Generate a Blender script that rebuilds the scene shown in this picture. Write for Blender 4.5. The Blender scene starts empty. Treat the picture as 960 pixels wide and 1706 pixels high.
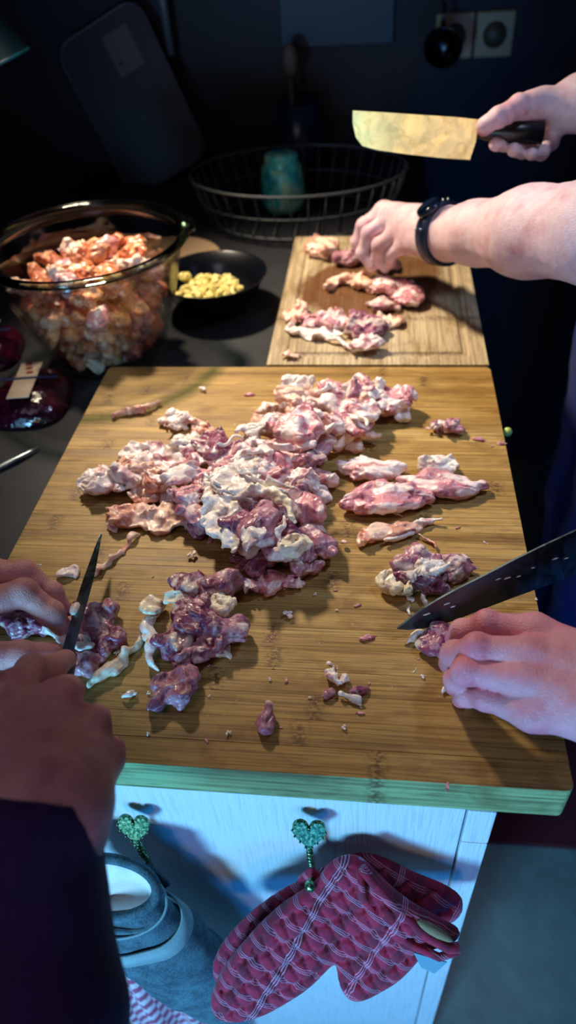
import bpy, math, random
import numpy as np
import openvdb
from mathutils import Vector, Matrix, noise as mnoise

# ------------------------------------------------------------------ camera, world, lights, exposure
S = bpy.context.scene
COL = S.collection
RNG = np.random.default_rng(7)
random.seed(7)
CAM = np.array([0.1028, -0.2514, 0.495])
FPX = 1194.3
RM = np.array([[0.99328320, 0.09900762, -0.05988301],
               [-0.02348380, 0.67925772, 0.73352400],
               [-0.11330046, 0.72719079, -0.67702035]])   # rows: right, up, forward

def at(px, py, z=None, y=None, x=None, d=None, plane=None):
    """world point seen at a pixel of the 960x1706 photograph, on the given height / plane"""
    v = RM.T @ np.array([(px-480.)/FPX, -(py-853.)/FPX, 1.0])
    if plane is not None:
        p0, n = plane; t = np.dot(p0-CAM, n)/np.dot(v, n)
    elif d is not None: t = d/np.linalg.norm(v)
    elif y is not None: t = (y-CAM[1])/v[1]
    elif x is not None: t = (x-CAM[0])/v[0]
    else: t = (z-CAM[2])/v[2]
    return CAM + t*v

cd = bpy.data.cameras.new('camera'); cam = bpy.data.objects.new('camera', cd); COL.objects.link(cam)
m4 = Matrix.Identity(4)
for i in range(3):
    m4[i][0] = RM[0][i]; m4[i][1] = RM[1][i]; m4[i][2] = -RM[2][i]; m4[i][3] = CAM[i]
cam.matrix_world = m4
cd.sensor_fit = 'HORIZONTAL'; cd.sensor_width = 36; cd.lens = FPX/960*36
cd.clip_start = 0.01; cd.clip_end = 50
cd.dof.use_dof = True; cd.dof.focus_distance = 0.62; cd.dof.aperture_fstop = 7.0
S.camera = cam
S.view_settings.view_transform = 'Standard'; S.view_settings.look = 'None'
S.view_settings.gamma = 1.0; S.view_settings.use_curve_mapping = False
S.view_settings.exposure = 0.0

w = bpy.data.worlds.new('world'); S.world = w; w.use_nodes = True
w.node_tree.nodes['Background'].inputs[0].default_value = (0.02, 0.06, 0.14, 1)
w.node_tree.nodes['Background'].inputs[1].default_value = 0.3

def lamp(name, kind, loc, target, power, color, size=0.1, size_y=None, spot=None, blend=0.5):
    l = bpy.data.lights.new(name, kind); l.energy = power; l.color = color
    if kind == 'AREA':
        l.shape = 'RECTANGLE' if size_y else 'DISK'; l.size = size
        if size_y: l.size_y = size_y
    elif kind == 'SPOT':
        l.spot_size = math.radians(spot); l.spot_blend = blend; l.shadow_soft_size = size
    else: l.shadow_soft_size = size
    o = bpy.data.objects.new(name, l); COL.objects.link(o)
    o.location = loc
    o.rotation_euler = (Vector(target)-Vector(loc)).to_track_quat('-Z', 'Y').to_euler()
    return o
# warm lamp over the counter, back left
lamp('warm_counter_lamp', 'SPOT', (-0.42, 0.98, 0.85), (0.04, 0.65, 0.0), 92, (1.0, 0.85, 0.64), 0.05, spot=66, blend=1.0)
# second lamp over the aisle, right
lamp('aisle_lamp', 'SPOT', (0.60, 0.50, 1.0), (0.20, 0.42, 0.0), 20, (0.50, 0.68, 1.0), 0.06, spot=52, blend=1.0)
# daylight from a window at the left in front of the cabinet
lamp('window_daylight', 'AREA', (-0.50, -1.20, 0.02), (0.05, 0.0, -0.25), 30, (0.20, 0.60, 1.0), 0.26, 0.36)
lamp('blue_shadow_fill', 'AREA', (0.35, -1.8, -0.40), (0.1, 0.1, -0.3), 16, (0.0, 0.28, 1.0), 0.8, 0.7)  # added blue fill, no window there; colours the shadows on the cabinet
# unseen warm light added behind the camera to glow in the raised blade
lamp('blade_warm_fill', 'AREA', (0.0, -1.75, 0.22), (0.1, 0.6, 0.15), 3.6, (1.0, 0.60, 0.16), 0.30)
# unseen soft light added overhead to lift the left fist
lamp('overhead_fist_fill', 'AREA', (-0.35, -0.35, 1.3), (-0.05, 0.1, 0), 2.2, (0.80, 0.66, 0.90), 0.5, 0.5)

# ------------------------------------------------------------------ helpers
def lin(h):
    h = h.lstrip('#'); c = [int(h[i:i+2], 16)/255 for i in (0, 2, 4)]
    return tuple(((x/12.92) if x <= .04045 else ((x+.055)/1.055)**2.4) for x in c)

class NT:
    def __init__(s, name, col=(.5, .5, .5), rough=.5, **kw):
        s.m = bpy.data.materials.new(name); s.m.use_nodes = True; s.t = s.m.node_tree
        s.b = s.t.nodes['Principled BSDF']; s.set('Base Color', col); s.set('Roughness', rough)
        for k, v in kw.items(): s.set(k.replace('_', ' '), v)
    def set(s, k, v):
        i = s.b.inputs[k]
        if hasattr(v, 'is_output'): s.t.links.new(v, i)
        elif isinstance(v, (tuple, list)): i.default_value = tuple(v)+(1,) if len(i.default_value) == 4 and len(v) == 3 else v
        else: i.default_value = v
    def n(s, typ, out=0, props=None, **ins):
        nd = s.t.nodes.new(typ)
        for k, v in (props or {}).items(): setattr(nd, k, v)
        for k, v in ins.items():
            key = int(k[1:]) if k[0] == 'i' and k[1:].isdigit() else k.replace('_', ' ')
            i = nd.inputs[key]
            if hasattr(v, 'is_output'): s.t.links.new(v, i)
            elif isinstance(v, (tuple, list)) and len(v) == 3 and hasattr(i.default_value, '__len__') and len(i.default_value) == 4: i.default_value = tuple(v)+(1,)
            else: i.default_value = v
        return nd.outputs[out]
    def math(s, op, a, b=0., c=None):
        kw = dict(i0=a, i1=b)
        if c is not None: kw['i2'] = c
        return s.n('ShaderNodeMath', 0, {'operation': op}, **kw)
    def co(s, scale=(1, 1, 1), loc=(0, 0, 0), rot=(0, 0, 0), what='Object'):
        tc = s.t.nodes.new('ShaderNodeTexCoord').outputs[what]
        return s.n('ShaderNodeMapping', 0, None, Vector=tc, Scale=scale, Location=loc, Rotation=rot)
    def noise(s, vec, scale=5, detail=3, rough=.5, dist=0):
        return s.n('ShaderNodeTexNoise', 0, None, Vector=vec, Scale=scale, Detail=detail, Roughness=rough, Distortion=dist)
    def ramp(s, f, *stops):
        nd = s.t.nodes.new('ShaderNodeValToRGB'); s.t.links.new(f, nd.inputs[0]); cr = nd.color_ramp
        while len(cr.elements) < len(stops): cr.elements.new(.5)
        for e, (p, c) in zip(cr.elements, stops):
            e.position = p; e.color = (tuple(c)+(1,)) if isinstance(c, (tuple, list)) else (c, c, c, 1)
        return nd.outputs[0]
    def mix(s, f, a, b, mode='MIX'):
        nd = s.t.nodes.new('ShaderNodeMix'); nd.data_type = 'RGBA'; nd.blend_type = mode
        for i, v in ((0, f), (6, a), (7, b)):
            if hasattr(v, 'is_output'): s.t.links.new(v, nd.inputs[i])
            elif isinstance(v, (tuple, list)): nd.inputs[i].default_value = tuple(v)+(1,)
            else: nd.inputs[i].default_value = v
        return nd.outputs[2]
    def bump(s, h, strength=.3, dist=.002, prev=None):
        nd = s.t.nodes.new('ShaderNodeBump'); nd.inputs['Strength'].default_value = strength; nd.inputs['Distance'].default_value = dist
        s.t.links.new(h, nd.inputs['Height'])
        if prev is not None: s.t.links.new(prev, nd.inputs['Normal'])
        s.t.links.new(nd.outputs[0], s.b.inputs['Normal']); return nd.outputs[0]

def plain(name, hexc, rough=.5, **kw): return NT(name, lin(hexc), rough, **kw).m

def mesh_obj(name, V, F, mat=None, parent=None, smooth=True, col=None, loc=None, rot=None):
    me = bpy.data.meshes.new(name)
    V = np.asarray(V, dtype=np.float32)
    if isinstance(F, np.ndarray) and F.ndim == 2:
        k = F.shape[1]; n = len(F)
        me.vertices.add(len(V)); me.vertices.foreach_set('co', V.ravel())
        me.loops.add(n*k); me.loops.foreach_set('vertex_index', F.ravel().astype(np.int32))
        me.polygons.add(n); me.polygons.foreach_set('loop_start', np.arange(0, n*k, k, dtype=np.int32))
        me.update(calc_edges=True)
    else:
        me.from_pydata([tuple(v) for v in V], [], [tuple(f) for f in F]); me.update()
    if smooth: me.polygons.foreach_set('use_smooth', [True]*len(me.polygons))
    if col is not None:
        a = me.color_attributes.new('Col', 'FLOAT_COLOR', 'POINT')
        c4 = np.ones((len(V), 4), dtype=np.float32); c4[:, :3] = col; a.data.foreach_set('color', c4.ravel())
    if mat: me.materials.append(mat)
    o = bpy.data.objects.new(name, me); COL.objects.link(o)
    if parent: o.parent = parent
    if loc is not None: o.location = loc
    if rot is not None: o.rotation_euler = rot
    return o

def empty(name, loc=(0, 0, 0), rot=(0, 0, 0)):
    o = bpy.data.objects.new(name, None); COL.objects.link(o); o.empty_display_size = .03
    o.location = loc; o.rotation_euler = rot; return o
def tag(o, label, cat, group=None, kind=None):
    o['label'] = label; o['category'] = cat
    if group: o['group'] = group
    if kind: o['kind'] = kind
    return o
def struct(o): o['kind'] = 'structure'; return o

def box_vf(a, b, bev=0.0):
    """box from corner a to corner b, optional small chamfer on all edges"""
    a = np.array(a, float); b = np.array(b, float)
    if bev <= 0:
        V = [(x, y, z) for z in (a[2], b[2]) for y in (a[1], b[1]) for x in (a[0], b[0])]
        return V, [(0, 2, 3, 1), (4, 5, 7, 6), (0, 1, 5, 4), (2, 6, 7, 3), (0, 4, 6, 2), (1, 3, 7, 5)]
    import bmesh
    bm = bmesh.new(); bmesh.ops.create_cube(bm, size=1)
    for v in bm.verts: v.co = Vector(((a+b)/2 + np.array(v.co)*(b-a)))
    bmesh.ops.bevel(bm, geom=list(bm.edges), offset=bev, segments=2, profile=.5, affect='EDGES')
    bm.verts.ensure_lookup_table()
    V = [tuple(v.co) for v in bm.verts]; F = [tuple(v.index for v in f.verts) for f in bm.faces]; bm.free()
    return V, F
def box(name, a, b, mat, parent=None, bev=0.0, smooth=False):
    V, F = box_vf(a, b, bev); return mesh_obj(name, V, F, mat, parent, smooth=smooth)

def lathe_vf(prof, n=48, closed=False):
    V = []; F = []
    for (r, z) in prof:
        for i in range(n):
            t = 2*math.pi*i/n; V.append((r*math.cos(t), r*math.sin(t), z))
    m = len(prof); rng = m if closed else m-1
    for j in range(rng):
        for i in range(n):
            j2 = (j+1) % m
            F.append((j*n+i, j*n+(i+1) % n, j2*n+(i+1) % n, j2*n+i))
    return V, np.array(F)
def tube_vf(pts, r, n=8, closed=False, caps=True, flat=1.0):
    pts = [np.array(p, float) for p in pts]; m = len(pts)
    rs = r if hasattr(r, '__len__') else [r]*m
    V = []; F = []; up = None
    for i, p in enumerate(pts):
        if closed: t = pts[(i+1) % m]-pts[i-1]
        else: t = pts[min(i+1, m-1)]-pts[max(i-1, 0)]
        t = t/(np.linalg.norm(t)+1e-9)
        if up is None:
            up = np.array([0, 0, 1.]) if abs(t[2]) < .9 else np.array([1., 0, 0])
        s_ = np.cross(t, up); s_ /= np.linalg.norm(s_)+1e-9; u_ = np.cross(s_, t); up = u_
        for k in range(n):
            a = 2*math.pi*k/n; V.append(p+rs[i]*(math.cos(a)*s_+math.sin(a)*u_*flat))
    for i in range(m if closed else m-1):
        i2 = (i+1) % m
        for k in range(n): F.append((i*n+k, i*n+(k+1) % n, i2*n+(k+1) % n, i2*n+k))
    if caps and not closed:
        F.append(tuple(range(n))[::-1]); F.append(tuple((m-1)*n+k for k in range(n)))
    return V, F
def tube(name, pts, r, mat, parent=None, n=8, closed=False, flat=1.0):
    V, F = tube_vf(pts, r, n, closed, flat=flat); return mesh_obj(name, V, F, mat, parent)
def merge(*vfs):
    V = []; F = []
    for v, f in vfs:
        o = len(V); V += [tuple(p) for p in v]; F += [tuple(int(i)+o for i in q) for q in f]
    return V, F
def prism_vf(poly, z0, z1):
    n = len(poly); V = [(x, y, z0) for x, y in poly]+[(x, y, z1) for x, y in poly]
    F = [tuple(range(n))[::-1], tuple(range(n, 2*n))]+[(i, (i+1) % n, n+(i+1) % n, n+i) for i in range(n)]
    return V, F
def blob_vf(r=1.0, seg=10, ring=7):
    prof = [(max(1e-4, r*math.sin(math.pi*j/ring)), -r*math.cos(math.pi*j/ring)) for j in range(ring+1)]
    return lathe_vf(prof, seg)

# ---- lattice noise + signed distance modelling
LAT = RNG.random((32, 32, 32)).astype(np.float32)*2-1
def ns(P, scale, off=0.0):
    Q = P/scale+off
    I = np.floor(Q).astype(np.int32); f = (Q-I).astype(np.float32); f = f*f*(3-2*f)
    I &= 31; J = (I+1) & 31
    x0, y0, z0 = I[..., 0], I[..., 1], I[..., 2]; x1, y1, z1 = J[..., 0], J[..., 1], J[..., 2]
    fx, fy, fz = f[..., 0], f[..., 1], f[..., 2]
    a = LAT[x0, y0, z0]*(1-fx)+LAT[x1, y0, z0]*fx; b = LAT[x0, y1, z0]*(1-fx)+LAT[x1, y1, z0]*fx
    c = LAT[x0, y0, z1]*(1-fx)+LAT[x1, y0, z1]*fx; d = LAT[x0, y1, z1]*(1-fx)+LAT[x1, y1, z1]*fx
    return (a*(1-fy)+b*fy)*(1-fz)+(c*(1-fy)+d*fy)*fz
def smin(a, b, k):
    h = np.maximum(k-np.abs(a-b), 0)/k; return np.minimum(a, b)-h*h*k*.25
def cap(P, a, b, r1, r2=None):
    r2 = r1 if r2 is None else r2
    a = np.asarray(a, np.float32); b = np.asarray(b, np.float32); pa = P-a; ba = b-a
    h = np.clip((pa@ba)/(ba@ba+1e-12), 0, 1)
    d = pa-h[..., None]*ba
    return np.sqrt((d*d).sum(-1))-(r1+(r2-r1)*h)
def ell(P, c, r, R3=None):
    q = P-np.asarray(c, np.float32)
    if R3 is not None: q = q@np.asarray(R3, np.float32).T
    q = q/np.asarray(r, np.float32); k = np.sqrt((q*q).sum(-1))
    return (k-1)*min(r)
def grid(lo, hi, h):
    lo = np.asarray(lo, float); n = np.ceil((np.asarray(hi)-lo)/h).astype(int)+1
    ax = [lo[i]+np.arange(n[i])*h for i in range(3)]
    return np.stack(np.meshgrid(*ax, indexing='ij'), -1).astype(np.float32)
def iso(D, lo, h):
    D = D.astype(np.float32)
    D[0], D[-1] = np.maximum(D[0], h*.5), np.maximum(D[-1], h*.5)
    D[:, 0], D[:, -1] = np.maximum(D[:, 0], h*.5), np.maximum(D[:, -1], h*.5)
    D[:, :, 0], D[:, :, -1] = np.maximum(D[:, :, 0], h*.5), np.maximum(D[:, :, -1], h*.5)
    D = np.clip(D/h, -4, 4)
    g = openvdb.FloatGrid(4.0); g.copyFromArray(np.ascontiguousarray(D))
    p, q = g.convertToQuads(0.0)
    return np.asarray(p, np.float32)*h+np.asarray(lo, np.float32), np.asarray(q)[:, ::-1].copy()

# ------------------------------------------------------------------ materials
def bamboo(name, dark='#785828', mid='#b08c4a', light='#cdb070', axis='x', scale=1.0, wet=False, rough=.52):
    n = NT(name, rough=rough)
    rnd = n.n('ShaderNodeObjectInfo', 5)
    tc = n.t.nodes.new('ShaderNodeTexCoord').outputs['Object']
    off = n.n('ShaderNodeVectorMath', 0, {'operation': 'SCALE'}, i0=(3.1, 7.7, 5.3), Scale=rnd)
    p = n.n('ShaderNodeVectorMath', 0, {'operation': 'ADD'}, i0=tc, i1=off)
    def mp(a, b, c):
        sc = (a, b, c) if axis == 'x' else (b, a, c)
        return n.n('ShaderNodeMapping', 0, None, Vector=p, Scale=sc)
    broad = n.noise(mp(2.0, 40, 10), 1, 3)
    fib = n.noise(mp(9, 620, 300), 1, 3, .6)
    fine = n.noise(mp(30, 1500, 900), 1, 2)
    c = n.ramp(broad, (.25, lin(dark)), (.5, lin(mid)), (.75, lin(light)))
    c = n.mix(n.ramp(rnd, (0, .0), (1, .55)), c, lin(mid), 'MIX')
    c = n.mix(.75, c, n.ramp(fib, (.33, (.34, .27, .20)), (.5, (.82, .79, .74)), (.64, (1.08, 1.07, 1.03))), 'MULTIPLY')
    tick = n.ramp(fine, (.30, (.35, .24, .16)), (.40, (1, 1, 1)))
    c = n.mix(.8, c, tick, 'MULTIPLY')
    # bamboo nodes: a speckled band here and there on each strip
    sx = n.n('ShaderNodeSeparateXYZ', 0 if axis == 'x' else 1, None, Vector=tc)
    u = n.math('FRACT', n.math('ADD', n.math('MULTIPLY', sx, 3.3), n.math('MULTIPLY', rnd, 7.3)))
    d = n.math('ABSOLUTE', n.math('SUBTRACT', u, .5))
    band = n.ramp(d, (.0, 1.0), (.035, 0.0))
    sp = n.ramp(n.noise(mp(260, 420, 300), 1, 2), (.42, 0.0), (.55, 1.0))
    c = n.mix(n.math('MULTIPLY', n.math('MULTIPLY', band, sp), .8), c, lin('#43260f'))
    blot = n.noise(n.n('ShaderNodeMapping', 0, None, Vector=p, Scale=(1, 2.2, 1) if axis == 'x' else (2.2, 1, 1)), 16, 4, .65, .6)
    c = n.mix(.8, c, n.ramp(blot, (.32, (.60, .50, .38)), (.50, (1, 1, 1)), (.72, (1.08, 1.08, 1.05))), 'MULTIPLY')
    n.set('Base Color', c)
    n.bump(n.math('ADD', fib, n.math('MULTIPLY', fine, .6)), .22, .0006)
    n.set('Roughness', n.ramp(broad, (.3, rough-.06), (.7, rough+.12)))
    n.set('Specular IOR Level', .35)
    return n
M = {}
M['bamboo'] = bamboo('bamboo').m
M['bamboo_edge_light_tint'] = bamboo('bamboo_edge_light_tint', '#6f8056', '#93a877', '#aebf90').m  # front edge: cyan light falling on it is put into the green colour
n = bamboo('wet_bamboo', '#98866a', '#c0ad8c', '#d6c7a8', axis='y')
tc = n.co()
mask = n.noise(n.co(scale=(1, .8, 1), loc=(-.03, -.05, 0)), 9, 4, .6)
dist = n.n('ShaderNodeVectorMath', 1, {'operation': 'LENGTH'}, i0=n.co(scale=(1, .85, 0), loc=(.006, -.02, 0)))
wm = n.ramp(n.math('ADD', dist, n.math('MULTIPLY', n.math('SUBTRACT', mask, .5), .12)), (.095, 1.0), (.112, 0.0))
old = n.b.inputs['Base Color'].links[0].from_socket
n.set('Base Color', n.mix(n.math('MULTIPLY', wm, .85), old, lin('#5d3415')))
n.set('Roughness', n.ramp(wm, (0, .5), (1, .14)))
M['wet_bamboo'] = n.m

n = NT('painted_wood', lin('#cfd8dc'), .5)
g = n.noise(n.co(scale=(260, 40, 14)), 1, 4, .6, .3)
g2 = n.noise(n.co(scale=(60, 40, 6)), 1, 3, .6, .6)
n.bump(n.math('ADD', n.ramp(g, (.42, 0.), (.56, 1.)), g2), .35, .0009)
n.set('Base Color', n.mix(n.ramp(g, (.36, .30), (.46, 0.)), lin('#cdd6da'), lin('#8fa3ab')))
M['white_wood'] = n.m

n = NT('counter_laminate', lin('#26262a'), .6, Specular_IOR_Level=.25)
n.set('Base Color', n.ramp(n.noise(n.co(scale=(9, 9, 9)), 1, 5, .7), (.3, lin('#1f2024')), (.7, lin('#303034'))))
n.bump(n.noise(n.co(scale=(900, 900, 900)), 1, 2), .08, .0004); M['counter'] = n.m
n = NT('dark_wall', lin('#0e1420'), .7)
n.set('Base Color', n.ramp(n.noise(n.co(scale=(3, 3, 3)), 1, 5, .7), (.3, lin('#030818')), (.7, lin('#060d22')))); M['wall'] = n.m
n = NT('floor_tile', lin('#4d5e60'), .4)
n.set('Base Color', n.ramp(n.noise(n.co(scale=(8, 8, 8)), 1, 6, .7), (.3, lin('#465c5c')), (.7, lin('#66807c'))))
n.bump(n.noise(n.co(scale=(60, 60, 60)), 1, 3), .1, .001); M['tile'] = n.m
M['grout'] = plain('grout', '#1c2526', .9)
M['ceiling'] = plain('ceiling_paint', '#3a3f48', .9)
n = NT('red_rug', lin('#4a0717'), .95); n.bump(n.noise(n.co(scale=(400, 400, 400)), 1, 3), .7, .003); M['rug'] = n.m

# chicken: vertex colours are pigment (muscle, fat, skin), the orange set with warm light mixed in; fine grain and wetness on top
def meat_mat(name, rough=.3, sss=.12):
    n = NT(name, rough=rough)
    c = n.n('ShaderNodeVertexColor', 0, {'layer_name': 'Col'})
    st = n.noise(n.co(scale=(60, 420, 420)), 1, 3, .6)
    sp = n.noise(n.co(scale=(700, 700, 700)), 1, 2, .6)
    c = n.mix(.5, c, n.ramp(st, (.3, (.66, .56, .58)), (.6, (1.15, 1.12, 1.1))), 'MULTIPLY')
    c = n.mix(.35, c, n.ramp(sp, (.35, (.75, .62, .64)), (.62, (1.15, 1.15, 1.1))), 'MULTIPLY')
    vein = n.n('ShaderNodeTexVoronoi', 0, {'feature': 'DISTANCE_TO_EDGE'}, Vector=n.n('ShaderNodeVectorMath', 0, {'operation': 'MULTIPLY_ADD'}, i0=n.n('ShaderNodeTexNoise', 1, None, Vector=n.co(), Scale=120., Detail=3.), i1=(.012, .012, .012), i2=n.co(scale=(.5, 1, 1))), Scale=95.)
    c = n.mix(n.ramp(vein, (.01, .26), (.09, 0.0)), c, (.86, .72, .68))
    n.set('Base Color', c)
    n.set('Subsurface Weight', sss); n.set('Subsurface Radius', (1.0, .35, .3)); n.set('Subsurface Scale', .004)
    n.set('Specular IOR Level', .6)
    n.set('Roughness', n.ramp(n.noise(n.co(scale=(180, 180, 180)), 1, 2), (.38, rough-.17), (.62, rough+.15)))
    n.bump(n.math('ADD', st, n.math('MULTIPLY', sp, .6)), .4, .0009)
    return n.m
M['meat'] = meat_mat('raw_chicken', .36)
n = NT('skin', rough=.48)
c = n.n('ShaderNodeVertexColor', 0, {'layer_name': 'Col'})
pore = n.n('ShaderNodeTexVoronoi', 0, None, Vector=n.co(), Scale=900.)
lines = n.noise(n.co(scale=(500, 500, 500)), 1, 3, .6, .8)
n.set('Base Color', n.mix(.3, c, n.ramp(n.noise(n.co(scale=(110, 110, 110)), 1, 4, .7), (.35, (.80, .62, .62)), (.65, (1.12, 1.1, 1.1))), 'MULTIPLY'))
n.bump(n.math('ADD', lines, n.math('MULTIPLY', pore, .5)), .55, .0011)
n.set('Subsurface Weight', .15); n.set('Subsurface Radius', (1., .3, .2)); n.set('Subsurface Scale', .006)
M['skin'] = n.m
def cloth(name, a, b, sc=900, rough=.9, bs=.4):
    n = NT(name, rough=rough)
    f = n.noise(n.co(scale=(sc, sc, sc)), 1, 3); g = n.noise(n.co(scale=(30, 30, 30)), 1, 4)
    n.set('Base Color', n.mix(n.ramp(n.math('ADD', n.math('MULTIPLY', f, .6), n.math('MULTIPLY', g, .4)), (.35, 0.), (.65, 1.)), lin(a), lin(b)))
    n.bump(f, bs, .001); n.set('Sheen Weight', .08); return n.m
M['purple_knit'] = cloth('purple_knit', '#1b0434', '#2c0a4e')
M['navy_cloth'] = cloth('navy_cloth', '#0a1f5c', '#123080')
M['maroon_cloth'] = cloth('maroon_cloth', '#3a0518', '#4c0920')
M['jeans'] = cloth('jeans', '#0a1834', '#12264c')
M['hair'] = plain('hair', '#1a100b', .6)
def steel(name, col='#9aa4aa', rough=.25, smear=True):
    n = NT(name, lin(col), rough, Metallic=1.0)
    s = n.noise(n.co(scale=(40, 40, 40)), 1, 5, .7, 1.5)
    n.set('Roughness', n.ramp(s, (.4, rough), (.7, min(1, rough+.3))))
    br = n.noise(n.co(scale=(20, 900, 900)), 1, 2); n.bump(br, .05, .0003)
    return n.m
M['blade'] = steel('dark_blade_steel', '#55646e', .30)
n = NT('glow_tinted_steel', lin('#ecd9a4'), .33, Metallic=1.0); n.set('Roughness', n.ramp(n.noise(n.co(scale=(40, 40, 40)), 1, 4, .6, 1.), (.3, .30), (.75, .42)))
n.set('Base Color', n.mix(n.ramp(n.noise(n.co(scale=(55, 55, 55)), 1, 5, .7, 1.2), (.45, 0.), (.7, .6)), lin('#f4d88c'), lin('#bd9c4c'))); M['cleaver_glow_steel'] = n.m  # warm lamp glow on the steel painted in as a gold tint
M['black_plastic'] = plain('black_plastic', '#08090b', .35)
M['steel'] = steel('steel', '#8a9398', .3)

# ------------------------------------------------------------------ room and furniture (board top is z = 0, floor z = -0.94)
FZ = -0.94
fl = struct(box('floor', (-1.8, -1.9, FZ-.05), (2.2, 1.55, FZ-.004), M['grout']))
tv, tf = box_vf((-.297, -.297, -.004), (.297, .297, 0), .0015)
tm = None
for i in range(7):
    for j in range(6):
        cx = -1.5+.6*i+.045; cy = -1.6+.6*j+.06
        if cx > 2.15 or cy > 1.5: continue
        if tm is None: t = mesh_obj('floor_tile', tv, tf, M['tile'], fl, smooth=False); tm = t
        else: t = tm.copy(); COL.objects.link(t)
        t.location = (cx, cy, FZ)
struct(box('wall_back', (-1.8, 1.55, FZ), (2.2, 1.65, 1.55), M['wall']))
struct(box('wall_left', (-1.9, -1.9, FZ), (-1.8, 1.65, 1.55), M['wall']))
struct(box('wall_right', (2.2, -1.9, FZ), (2.3, 1.65, 1.55), M['wall']))
struct(box('wall_front', (-1.9, -2.0, FZ), (2.3, -1.9, 1.55), M['wall']))
struct(box('ceiling', (-1.9, -2.0, 1.55), (2.3, 1.65, 1.62), M['ceiling']))
rug = box('rug', (.02+.2, .36, FZ), (1.15, .60, FZ+.012), M['rug'], bev=.004)
tag(rug, 'dark red rug lying on the grey floor right of the white cabinet', 'rug')

cab = tag(empty('cabinet', (0, .02, FZ)), 'white painted wooden end cabinet under the bamboo board, hooks on its face', 'cabinet')
def cpart(name, a, b, mat, bev=.0015): 
    o = box(name, np.array(a)-np.array((0, .02, FZ)), np.array(b)-np.array((0, .02, FZ)), mat, cab, bev); return o
cpart('carcass', (-1.1, .028, FZ+.0), (.198, 1.0, -.08), M['white_wood'], 0)
cpart('end_panel', (-1.1, .0205, FZ+.0), (.186, .028, -.08), M['white_wood'])
cpart('corner_post', (.1875, .0185, FZ+.0), (.210, .05, -.140), M['white_wood'])
cpart('corner_post', (.1875, .0185, -.1385), (.210, .05, -.08), M['white_wood'])
cpart('side_panel', (.198, .052, FZ+.0), (.206, 1.0, -.08), M['white_wood'])
ct = tag(box('worktop', (-1.6, .0215, -.0795), (.206, 1.55, -.0385), M['counter'], bev=.002), 'dark grey laminate worktop running back under boards, bowls and dish rack', 'worktop')

# big bamboo board: 25 glued strips
bd = tag(empty('cutting_board', (0, 0, -.038)), 'large thick bamboo board in the foreground, covered with the heap of chicken', 'cutting board')
N = 25; D = .558; sw = D/N
def strip_vf(x0, x1, y0, y1, z0, z1, corner=None):
    r = .006; P = []
    def arc(cx, cy, a0, rr=r):
        return [(cx+rr*math.cos(math.radians(a0+k*18)), cy+rr*math.sin(math.radians(a0+k*18))) for k in range(6)]
    if corner == 'front': P = arc(x0+r, y0+r, 180)+arc(x1-r, y0+r, 270)+[(x1, y1), (x0, y1)]
    elif corner == 'back': P = [(x0, y0), (x1, y0)]+arc(x1-r, y1-r, 0)+arc(x0+r, y1-r, 90)
    else: P = [(x0, y0), (x1, y0), (x1, y1), (x0, y1)]
    import bmesh
    V, F = prism_vf(P, z0, z1)
    bm = bmesh.new(); vs = [bm.verts.new(v) for v in V]; [bm.faces.new([vs[i] for i in f]) for f in F]
    e = [e for e in bm.edges if abs(e.verts[0].co.z-z1) < 1e-6 and abs(e.verts[1].co.z-z1) < 1e-6]
    bmesh.ops.bevel(bm, geom=e, offset=.0008 if corner else .00025, segments=2, profile=.5, affect='EDGES')
    bm.verts.index_update()
    V = [tuple(v.co) for v in bm.verts]; F = [tuple(v.index for v in f.verts) for f in bm.faces]; bm.free(); return V, F
proto = None
for i in range(N):
    y0 = i*sw
    if i in (0, N-1):
        V, F = strip_vf(-.25, .25, 0, sw-.00005, 0, .038, 'front' if i == 0 else 'back')
        o = mesh_obj('bamboo_strip', V, F, M['bamboo'], bd, smooth=False)
        if i == 0:
            o.data.materials.append(M['bamboo_edge_light_tint'])
            for p in o.data.polygons:
                if p.normal.y < -.3: p.material_index = 1
    elif proto is None:
        V, F = strip_vf(-.25, .25, 0, sw-.00005, 0, .038)
        o = proto = mesh_obj('bamboo_strip', V, F, M['bamboo'], bd, smooth=False)
    else:
        o = proto.copy(); COL.objects.link(o)
    o.location = (0, y0, RNG.uniform(-.0001, .0001))

# second board behind with a juice groove: height field top
def groove_board():
    W2, L2, T = .286, .42, .038; nx, ny = 116, 168
    xs = np.linspace(-W2/2, W2/2, nx); ys = np.linspace(-L2/2, L2/2, ny)
    X, Y = np.meshgrid(xs, ys, indexing='ij')
    ins = .027
    d = np.maximum(np.abs(X)-(W2/2-ins), np.abs(Y)-(L2/2-ins))
    Z = -.004*np.exp(-(d/.0042)**4)
    V = [(X[i, j], Y[i, j], Z[i, j]) for i in range(nx) for j in range(ny)]
    F = [(i*ny+j, (i+1)*ny+j, (i+1)*ny+j+1, i*ny+j+1) for i in range(nx-1) for j in range(ny-1)]
    b = [i*ny for i in range(nx)]+[(nx-1)*ny+j for j in range(1, ny)]+[i*ny+ny-1 for i in range(nx-2, -1, -1)]+[j for j in range(ny-2, 0, -1)]
    o = len(V)
    for k in b: V.append((V[k][0], V[k][1], -T))
    m = len(b)
    for k in range(m): F.append((b[k], o+k, o+(k+1) % m, b[(k+1) % m]))
    F.append(tuple(o+k for k in range(m)))
    return V, F
V, F = groove_board()
b2 = mesh_obj('cutting_board', V, F, M['wet_bamboo'], smooth=False, loc=(.106, .561+.213, 0))
tag(b2, 'smaller pale cutting board with juice groove and wet patch, behind the big one', 'cutting board')

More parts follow.
